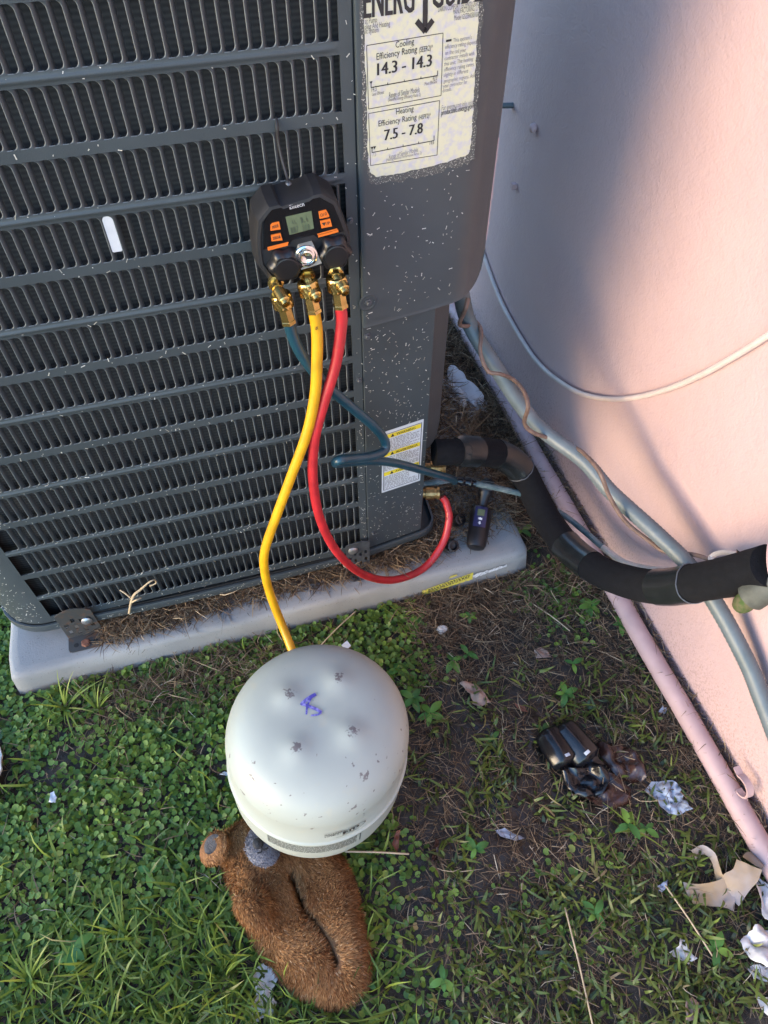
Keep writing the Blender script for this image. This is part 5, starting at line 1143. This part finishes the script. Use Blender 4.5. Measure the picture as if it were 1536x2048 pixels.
def tag_in_slot():
    p, q = at_y(226, 438, .3), at_y(233, 500, .3); b = MB(); x0, x1, z1, z0 = -20.02, -19.14, p[2]+.45, q[2]-.05; P = []
    for i in range(9): a = math.pi*i/8; P.append(((x0+x1)/2+.44*math.cos(a), z1-.44+.44*math.sin(a)))
    P += [(x0, z0+.1), (x0+.12, z0), (x1-.1, z0+.02), (x1, z0+.12)]; b.prism(P, (0, .16, 0), (1, 0, 0), (0, 0, 1), (0, -1, 0), .10)
    tag(b.build('white_tag', 'label_white', smooth=None), 'white plastic tab stuck inside one louver slot', 'tab')
tag_in_slot()
wad('chalk_stone', 'pale pebble in the weeds below the slab front', 'stone', (884,1258), .75, .6, .5, 'pebble', 31.0, 0, .3)

# ================================================================ plants and straw
def frames(n, yaw, pitch, roll):
    cy, sy, cp, sp, cr, sr = np.cos(yaw), np.sin(yaw), np.cos(pitch), np.sin(pitch), np.cos(roll), np.sin(roll)
    R = np.empty((n, 3, 3))
    R[:,0,0] = cy*cr-sy*sp*sr; R[:,0,1] = -sy*cp; R[:,0,2] = cy*sr+sy*sp*cr
    R[:,1,0] = sy*cr+cy*sp*sr; R[:,1,1] = cy*cp; R[:,1,2] = sy*sr-cy*sp*cr
    R[:,2,0] = -cp*sr; R[:,2,1] = sp; R[:,2,2] = cp*cr
    return R
def scatter(name, P, tmpl, tf, R, sc, rnd, material, sc3=None):
    k = len(tmpl); T = np.asarray(tmpl, float)[None]*(sc3[:,None,:] if sc3 is not None else np.asarray(sc)[:,None,None])
    V = np.einsum('nij,nkj->nki', R, T)+P[:,None,:]; F = (np.arange(len(P))[:,None,None]*k+np.asarray(tf)[None]).reshape(-1, len(tf[0]))
    return npobj(name, V.reshape(-1, 3), F, material, np.repeat(rnd, k))
def blocked(x, y):
    if x > 37.6: return True
    if -50.9 < x < 26.7 and y > -5.6: return True
    if (x-TB[0])**2+(y-TB[1])**2 < 38: return True
    return False
def in_bear(x, y): return inside(np.array([x, y]), BPOLY)
def sample(n, box, dens):
    out = []; x0, x1, y0, y1 = box; tries = 0
    while len(out) < n and tries < n*14:
        tries += 1; x = random.uniform(x0, x1); y = random.uniform(y0, y1)
        if blocked(x, y) or random.random() > dens(x, y) or in_bear(x, y): continue
        out.append((x, y))
    return np.array(out)
sm = lambda a, b, t: max(0., min(1., (t-a)/(b-a)))
def d_clover(x, y):
    left = 1-sm(-13, -4, x+.25*(y+25)); n1 = .55+.9*fbm(x*.10, y*.10, 11.)
    d = left*max(.12, min(1, n1+.35))*(1-.65*sm(-38, -48, y))
    d = max(d, .95*(1-sm(3, 9, x+.5*fbm(x*.3, y*.3)*4))*(1-sm(-16, -22, y))*sm(-26, -12, x+8))
    d = max(d, .75*math.exp(-((x-29)/4.5)**2-((y+11)/6)**2)); d = max(d, .35*math.exp(-((x-24)/3)**2-((y+8)/3)**2))
    d = max(d, .20*math.exp(-((x-14)/10)**2-((y+50)/5)**2))
    if y < -6 and x < -8: d *= 1-.55*math.exp(-((x+26)/14)**2-((y+9)/3.2)**2)
    return d
def make_clover():
    P = sample(16500, (-70, 36, -62, 18), d_clover); n = len(P); s = .27+.22*RNG.random(n)
    z = np.array([ground_h(x, y) for x, y in P])+.25+.85*RNG.random(n)*np.array([.35+d_clover(x, y)*.8 for x, y in P])
    tm = [(0, 0, -.16)]; N = 9
    for k in range(N):
        a = 2*math.pi*k/N-math.pi/2; r = 1.0 if k else .55; tm.append((r*math.cos(a), r*math.sin(a), 0))
    tf = [(0, 1+k, 1+(k+1) % N) for k in range(N)]
    R = frames(n, RNG.random(n)*6.28, RNG.normal(0, .42, n), RNG.normal(0, .42, n))
    rnd = np.clip(np.array([.42+.30*fbm(x*.12, y*.12, 5.) for x, y in P])+RNG.normal(0, .17, n)+.0025*(-P[:,1]-20), 0, 1)
    o = scatter('clover_carpet', np.column_stack([P, z]), tm, tf, R, s, rnd, 'dichondra'); tag(o, 'low carpet of round-leaved green ground cover', 'ground cover', kind='stuff')
make_clover()
BL = [(-.5, 0, 0), (.5, 0, 0), (-.48, .35, .16), (.48, .35, .16), (-.36, .7, .22), (.36, .7, .22), (0, 1, .14)]; BF = [(0, 1, 3), (0, 3, 2), (2, 3, 5), (2, 5, 4), (4, 5, 6)]
def blades(name, label, P, length, width, lift, seedc, material, up=.35, upsd=.3):
    n = len(P); L = length*(.55+.9*RNG.random(n)); w = width*(.6+.8*RNG.random(n))
    z = np.array([ground_h(x, y) for x, y in P])+lift*RNG.random(n)
    R = frames(n, RNG.random(n)*6.28, np.clip(RNG.normal(up, upsd, n), -.1, 1.35), RNG.normal(0, .5, n))
    rnd = np.clip(np.array([.42+.28*fbm(x*.10, y*.10, seedc) for x, y in P])+RNG.normal(0, .2, n), 0, 1)
    o = scatter(name, np.column_stack([P, z]), BL, BF, R, None, rnd, material, np.column_stack([w, L, L])); tag(o, label, 'grass', kind='stuff')
def d_lawn(x, y): return (1-sm(-18, -6, x))*(.015+.95*sm(-33, -46, y)+.12*max(0, fbm(x*.12, y*.12, 3.)))
def d_mat(x, y):
    g = .26+1.2*fbm(x*.15, y*.15, 21.); g *= sm(-9, -3, x+.2*(y+30)); g *= sm(-19, -27, y)
    g *= 1-.93*math.exp(-((x-21)/7)**2-((y+36)/6)**2); g *= 1-.5*math.exp(-((x-9)/6)**2-((y+44)/6)**2); g *= 1-.6*sm(32, 36, x); return max(0.03, g)+.4*sm(-46, -54, y)*sm(-9, -3, x)
blades('lawn_grass', 'upright bright green lawn grass in the lower left', sample(2800, (-66, -4, -64, 10), d_lawn), 4.2, .24, .3, 31., 'grass', .55, .35)
blades('trampled_grass', 'short broad trampled grass on the wet soil right of the cylinder', sample(1500, (-10, 37, -66, -18), d_mat), 2.0, .30, .7, 41., 'grass_wet', .16, .3)
blades('small_leaves', 'tiny green leaf tips between the trampled grass', sample(1700, (-10, 37, -66, -16), d_mat), .95, .36, .6, 43., 'grass_wet', .2, .35)
def weed(px, size, leaves, label, seed):
    rs = random.Random(seed); c = at_z(*px, -9.0); t = thing('weed_plant', label, 'weed', (c[0], c[1], GZ), 'broad-leaved weeds')
    size *= .82; b = MB(); h = size*.55; b.tube([(c[0], c[1], GZ), (c[0]+.1, c[1], GZ+h)], .09, 6); b.build('stem', 'weed', t)
    for i in range(leaves):
        a = rs.uniform(0, .8)+2*math.pi*i/leaves; el = rs.uniform(.05, .55); L = size*rs.uniform(.6, 1.05); w = L*.23; b = MB(); rows = []
        d = np.array([math.cos(a), math.sin(a), 0]); s = np.array([-d[1], d[0], 0]); o = np.array([c[0], c[1], GZ+h*rs.uniform(.6, 1)])
        for k in range(7):
            u = k/6; ww = w*math.sin(math.pi*min(1, u*.93+.07))**.8; p = o+d*L*u+UPZ*(L*(el*u-.42*u*u)); rows.append([p-s*ww+UPZ*.18*ww, p, p+s*ww+UPZ*.18*ww])
        b.grid(rows); lf = b.build('leaf', 'weed', t, smooth=180)
        at_ = lf.data.attributes.new('rnd', 'FLOAT', 'POINT'); at_.data.foreach_set('value', np.full(len(b.v), rs.uniform(.2, .95), np.float32))
WEEDS = [((905,1325),2.6,4,'pair of pointed weed leaves on bare soil right of the slab front'),((935,1310),2.2,4,'young weed just right of the pointed pair'),((860,1430),3.0,5,'leafy weed beside the upper right of the cylinder'),((825,1400),2.8,6,'dense weed touching the cylinder on its right'),((800,1340),2.4,6,'weed clump behind the cylinder on its right'),((545,1258),2.2,4,'small weed against the slab front below the yellow hose'),((835,1245),2.0,5,'weed below the yellow tape on the slab'),((940,1235),2.0,5,'weed in the straw in front of the slab corner'),((1180,1215),2.6,6,'weed under the bend of the black foam pipe'),((1240,1250),2.2,5,'weed near the wall pipe below the black foam pipe'),((1145,1330),2.3,3,'three-leaved weed alone in the dark soil'),((1130,1390),2.6,5,'yellowish weed between soil and wall pipe'),((1255,1650),2.6,4,'weed in front of the wet brown leaves'),((1290,1660),2.2,4,'weed below the grey-blue wrapper'),((150,1900),3.0,7,'big-leaved rosette weed in the lower left grass'),((300,1745),2.6,3,'lone pale leaf pair in the left lawn'),((985,1478),2.0,4,'weed left of the black tubes'),((1190,1830),2.4,4,'grassy weed in the lower right soil'),((950,1700),2.6,5,'weed in the trampled grass below the mud'),((885,1960),2.4,5,'weed at the bottom middle'),((1430,1900),2.6,5,'grass tuft between the tissues at the right'),((1215,1055),3.0,5,'leafy sprout growing between foam pipe and conduit'),((1044,1065),2.6,4,'weed standing at the right corner of the slab'),((735,1965),2.4,4,'weed by the bear foot'),((1085,1460),1.8,4,'little clover weed above the black tubes'),((700,1320),2.2,6,'weed right behind the cylinder rim')]
for i, (px, s_, n_, lb) in enumerate(WEEDS): weed(px, s_, n_, lb, i+3)
def tuft(px, n_, L, label, seed):
    rs = random.Random(seed); c = at_z(*px, -9.2); b = MB()
    for i in range(n_):
        a = rs.uniform(0, 6.28); el = rs.uniform(.5, 1.3); ln = L*rs.uniform(.6, 1.1); d = np.array([math.cos(a), math.sin(a), 0]); s = np.array([-d[1], d[0], 0]); rows = []
        for k in range(6):
            u = k/5; p = np.array([c[0], c[1], GZ])+d*ln*u*math.cos(el)+UPZ*ln*(u*math.sin(el)-.35*u*u); rows.append([p-s*.16*(1-u*.9), p+s*.16*(1-u*.9)])
        b.grid(rows)
    o = b.build('grass_tuft', 'grass', smooth=180); at_ = o.data.attributes.new('rnd', 'FLOAT', 'POINT'); at_.data.foreach_set('value', np.repeat(RNG.uniform(.45, .9, n_), 12).astype(np.float32)[:len(b.v)])
    tag(o, label, 'grass tuft', 'grass tufts')
for i, (px, n_, L, lb) in enumerate([((130,1415),14,8.5,'tall yellow-green grass tuft at the slab front left corner'),((195,1420),10,8.0,'grass tuft in front of the rusty bracket'),((330,1465),5,4.,'thin grass tuft in the middle of the clover'),((248,1870),16,8.0,'grass tuft in the lower left lawn left of the bear'),((420,1850),12,7.,'grass tuft beside the bear arm'),((360,1770),8,7.,'grass tuft left of the bear head'),((60,1960),18,8.5,'thick grass tuft in the bottom left corner'),((773,1205),4,5.,'single grass shoots below the red hose'),((795,1240),5,5.,'grass shoots right of the red hose loop'),((1270,1660),5,5.5,'tall shoot in front of the grey-blue wrapper'),((450,1940),10,6.,'grass tuft left of the white tissue')]): tuft(px, n_, L, lb, 70+i)
# straw, twigs and pine needles
NB = [(-.5, 0, 0), (.5, 0, 0), (-.45, .33, .10), (.45, .33, .10), (-.4, .66, .08), (.4, .66, .08), (-.15, 1, 0), (.15, 1, 0)]; NF = [(0, 1, 3, 2), (2, 3, 5, 4), (4, 5, 7, 6)]
def straw(name, label, P, z, length, width, tilt, material, lean=0.):
    n = len(P); L = length*(.35+1.1*RNG.random(n)**1.4); w = width*(.5+1.*RNG.random(n)); bow = L*RNG.normal(0, 2.0, n)
    R = frames(n, RNG.random(n)*6.28, RNG.normal(0, tilt, n), RNG.random(n)*6.28*.5); rnd = np.clip(RNG.normal(.45, .26, n), 0, 1)
    o = scatter(name, np.column_stack([P, z]), NB, NF, R, None, rnd, material, np.column_stack([w, L, np.clip(bow, -L*2.5, L*2.5)])); tag(o, label, 'straw', kind='stuff'); return o
def free(n, f):
    out = []; t_ = 0
    while len(out) < n and t_ < n*20:
        t_ += 1; q = f()
        if q is not None: out.append(q)
    return np.array(out)
u_ = random.uniform
def pad_straw():
    def f():
        r = random.random()
        if r < .46:   # along the rim, thicker in the middle
            x = u_(-37, 11); y = -random.random()**1.6*(2.6 if -26 < x < -2 else 1.7)-.2+random.random()*1.2; 
            if fbm(x*.3, 2.) < -.25 and random.random() < .6: return None
            return (x, y, -4.95+random.random()**2*(1.6 if y > -1.6 else .5))
        if r < .60: x = u_(-37.5, -24); y = u_(-3.2, 0); return (x, y, -4.95+random.random()**2*1.0) if random.random() < sm(-24, -36, x)+.25 else None
        if r < .68: x = u_(4, 15); y = u_(-2.2, 1.0)+(x-4)*.12; return (x, y, -4.95+random.random()**2*.6)
        x = u_(11, 26.2); y = u_(-1.4, 15); 
        if random.random() > sm(-2.2, 2.5, y-.12*(x-12)+1.2*fbm(x*.4, y*.4, 6.)): return None
        return (x, y, -4.95+random.random()**2*.9)
    A = free(7600, f); straw('slab_straw', 'dry straw and pine needles heaped on the slab along the unit', A[:,:2], A[:,2], 2.6, .11, .22, 'needle')
    A = free(700, f); straw('slab_straw', 'pale dry stalks among the straw on the slab', A[:,:2], A[:,2]+.2, 3.2, .13, .28, 'straw')
pad_straw()
def gnd_straw(n, box, dens, hmax):
    def f():
        x, y = u_(box[0], box[1]), u_(box[2], box[3])
        if blocked(x, y) or in_bear(x, y) or random.random() > dens(x, y): return None
        return (x, y, ground_h(x, y)+.12+random.random()**2*hmax)
    return free(n, f)
A = gnd_straw(5600, (4, 37.4, -22, -5.6), lambda x, y: sm(2, 9, x)*(1-sm(-9, -17, y+2*fbm(x*.2, y*.2)))*.95+.15, .8); straw('ground_straw', 'brown pine straw over the soil in front of the slab corner', A[:,:2], A[:,2], 2.8, .10, .16, 'needle')
A = gnd_straw(6500, (-60, 37, -66, -6), lambda x, y: .45+.5*fbm(x*.1, y*.1, 17.), .8); straw('ground_straw', 'thin dry straw scattered through the whole lawn', A[:,:2], A[:,2], 3.0, .085, .22, 'straw')
A = gnd_straw(2600, (-44, -4, -16, -6), lambda x, y: math.exp(-((x+26)/13)**2-((y+9.5)/3)**2)+.06, 1.1); straw('ground_straw', 'tangle of dry runners in the clover below the slab', A[:,:2], A[:,2], 3.4, .085, .2, 'straw')
A = gnd_straw(7500, (-4, 37.4, -66, -18), lambda x, y: .35+.5*fbm(x*.15, y*.15, 27.)+.4*sm(26, 34, x), .5); straw('ground_straw', 'brown needles pressed into the wet soil', A[:,:2], A[:,2], 2.6, .09, .12, 'needle')
def back():
    x, y = u_(14.5, 37.2), u_(-2, 66)
    if x < 26.6 and y < 62: z = -4.95
    else: z = GZ+.3
    if x < 26.6 and y < 14: return None
    z += random.random()**1.5*(1.6 if y > 12 else .6); return (x, y, z)
A = free(8200, back); straw('back_straw', 'thick brown straw filling the gap between unit and wall', A[:,:2], A[:,2], 4.2, .13, .35, 'needle'); A = free(900, back); straw('back_straw', 'pale stalks in the gap between unit and wall', A[:,:2], A[:,2]+.5, 5.0, .13, .4, 'straw')
def pipe_dirt():
    y = u_(-60, 60); return (38.4+RNG.normal(0, .35), y, -7.6+random.random()*.5)
A = free(1500, pipe_dirt); straw('pipe_straw', 'dark needles caught between the pink pipe and the wall', A[:,:2], A[:,2], 2.2, .09, .2, 'needle')
def stalk(a, b_, z0, z1, r, label):
    p, q = at_z(*a, z0), at_z(*b_, z1); m_ = (p+q)/2+np.array([0, 0, .3]); b = MB(); b.tube(spline([p, m_, q], 8), [r]*17, 6); o = b.build('dry_stalk', 'dry_stalk', smooth=180); tag(o, label, 'stalk', 'single dry stalks')
mat('dry_stalk', (0.42,0.32,0.20), rough=0.8, var=0.25, vscale=60)
stalk((690,1703), (818,1708), -6.5, -7.6, .11, 'pale dry stalk sticking out from under the cylinder')
stalk((1330,1770), (1425,1912), -8.4, -8.6, .10, 'long dry stalk slanting toward the large tissue clump')
stalk((1130,1815), (1185,2048), -8.6, -8.6, .10, 'long dry stalk running to the bottom edge')
stalk((1066,1208), (1140,1262), -8.8, -8.8, .09, 'straight dry stalk on the pine straw below the slab corner')
stalk((640,1292), (712,1222), -8.2, -7.6, .10, 'dry runner behind the cylinder leaning toward the slab')
# clippings stuck on the cabinet
def clippings():
    P = []; R3 = []; n_front = 620
    def front():
        k = random.randint(0, 13); z = (k-1)*PIT+HS+u_(.05, .85) if k else u_(-1.2, -.1); x = u_(-42.8, 0.5)
        if random.random() < .2: x, z = u_(.65, 1.6), u_(-1, 66)
        return (x, -.02, z) if random.random() < .25+.75*sm(40, 0, z) else None
    def panel():
        u = u_(.2, 8.4); z = u_(-.9, 38) if random.random() < .7 else u_(39, 66); off = .09 if z < 38.4 else .40
        p = np.array([1.78, 0, z])+E1*u*(1 if z < 38.4 else 1.25)+N8*off
        if z > 53.3 and u < 8.2: return None
        if 10 < z < 22 and 2 < u < 8: return None
        return tuple(p)
    def rim(): x = u_(-43, 8); return (x, -.46-.55*max(0, 1-((x+20)/21)**2), u_(-2.6, -1.6)) if x < 1.5 else None
    def corner(): a = math.radians(u_(200, 268)); return (-43.6+6.24*math.cos(a), 6.2+6.24*math.sin(a), u_(-1.2, 12)**1.0)
    A = np.concatenate([free(480, front), free(430, panel), free(140, rim), free(170, corner)]); n = len(A)
    L = .10+.36*RNG.random(n)**3.0; w = .05+.06*RNG.random(n)
    T = np.array([(-.5, 0, 0), (.5, 0, 0), (.35, 0, .5), (.5, 0, 1), (-.5, 0, 1), (-.35, .0, .5)]); ang = RNG.random(n)*6.28
    R = np.zeros((n, 3, 3)); R[:,0,0] = np.cos(ang); R[:,0,2] = np.sin(ang); R[:,2,0] = -np.sin(ang); R[:,2,2] = np.cos(ang); R[:,1,1] = 1
    R[:,1,2] = -.2*RNG.random(n)
    V = np.einsum('nij,nkj->nki', R, T[None]*np.column_stack([w, np.ones(n), L])[:,None,:])+A[:,None,:]
    V[:,:,1] -= .015
    # follow the turned service side
    tilt = (A[:,0] > 1.7)[:,None]; V[:,:,1] += np.where(tilt, (V[:,:,0]-A[:,0:1])*math.tan(A8), 0)
    F = (np.arange(n)[:,None,None]*6+np.array([[0, 1, 2, 5], [5, 2, 3, 4]])[None]).reshape(-1, 4)
    o = npobj('grass_clippings', V.reshape(-1, 3), F, 'clipping', np.repeat(RNG.random(n), 6)); tag(o, 'pale dry grass clippings stuck all over the grey cabinet', 'clippings', kind='stuff')
clippings()
def twig():
    t = thing('dry_twig', 'curled dry twig caught on the lower louver rows', 'twig', at_y(262, 1222, -1.2))
    for k, pts in enumerate([[(258,1226,-1.0),(262,1205,-1.4),(268,1190,-1.7),(280,1180,-1.6),(292,1170,-1.2)], [(266,1200,-1.5),(252,1188,-1.2),(240,1180,-.8)], [(280,1180,-1.6),(296,1166,-1.9),(308,1160,-1.7),(312,1166,-1.2),(300,1172,-.8)], [(262,1206,-1.4),(272,1200,-2.0),(282,1196,-1.8)]]):
        b = MB(); b.tube(spline([at_y(*q) for q in pts], 6), .11 if k else .17, 6); b.build('branch', 'dry_stalk', t, smooth=180)
twig()
for o in bpy.data.objects:
    if o.name.split('.')[0] == 'print': o['kind'] = 'stuff'
    if '_o' in o: del o['_o']
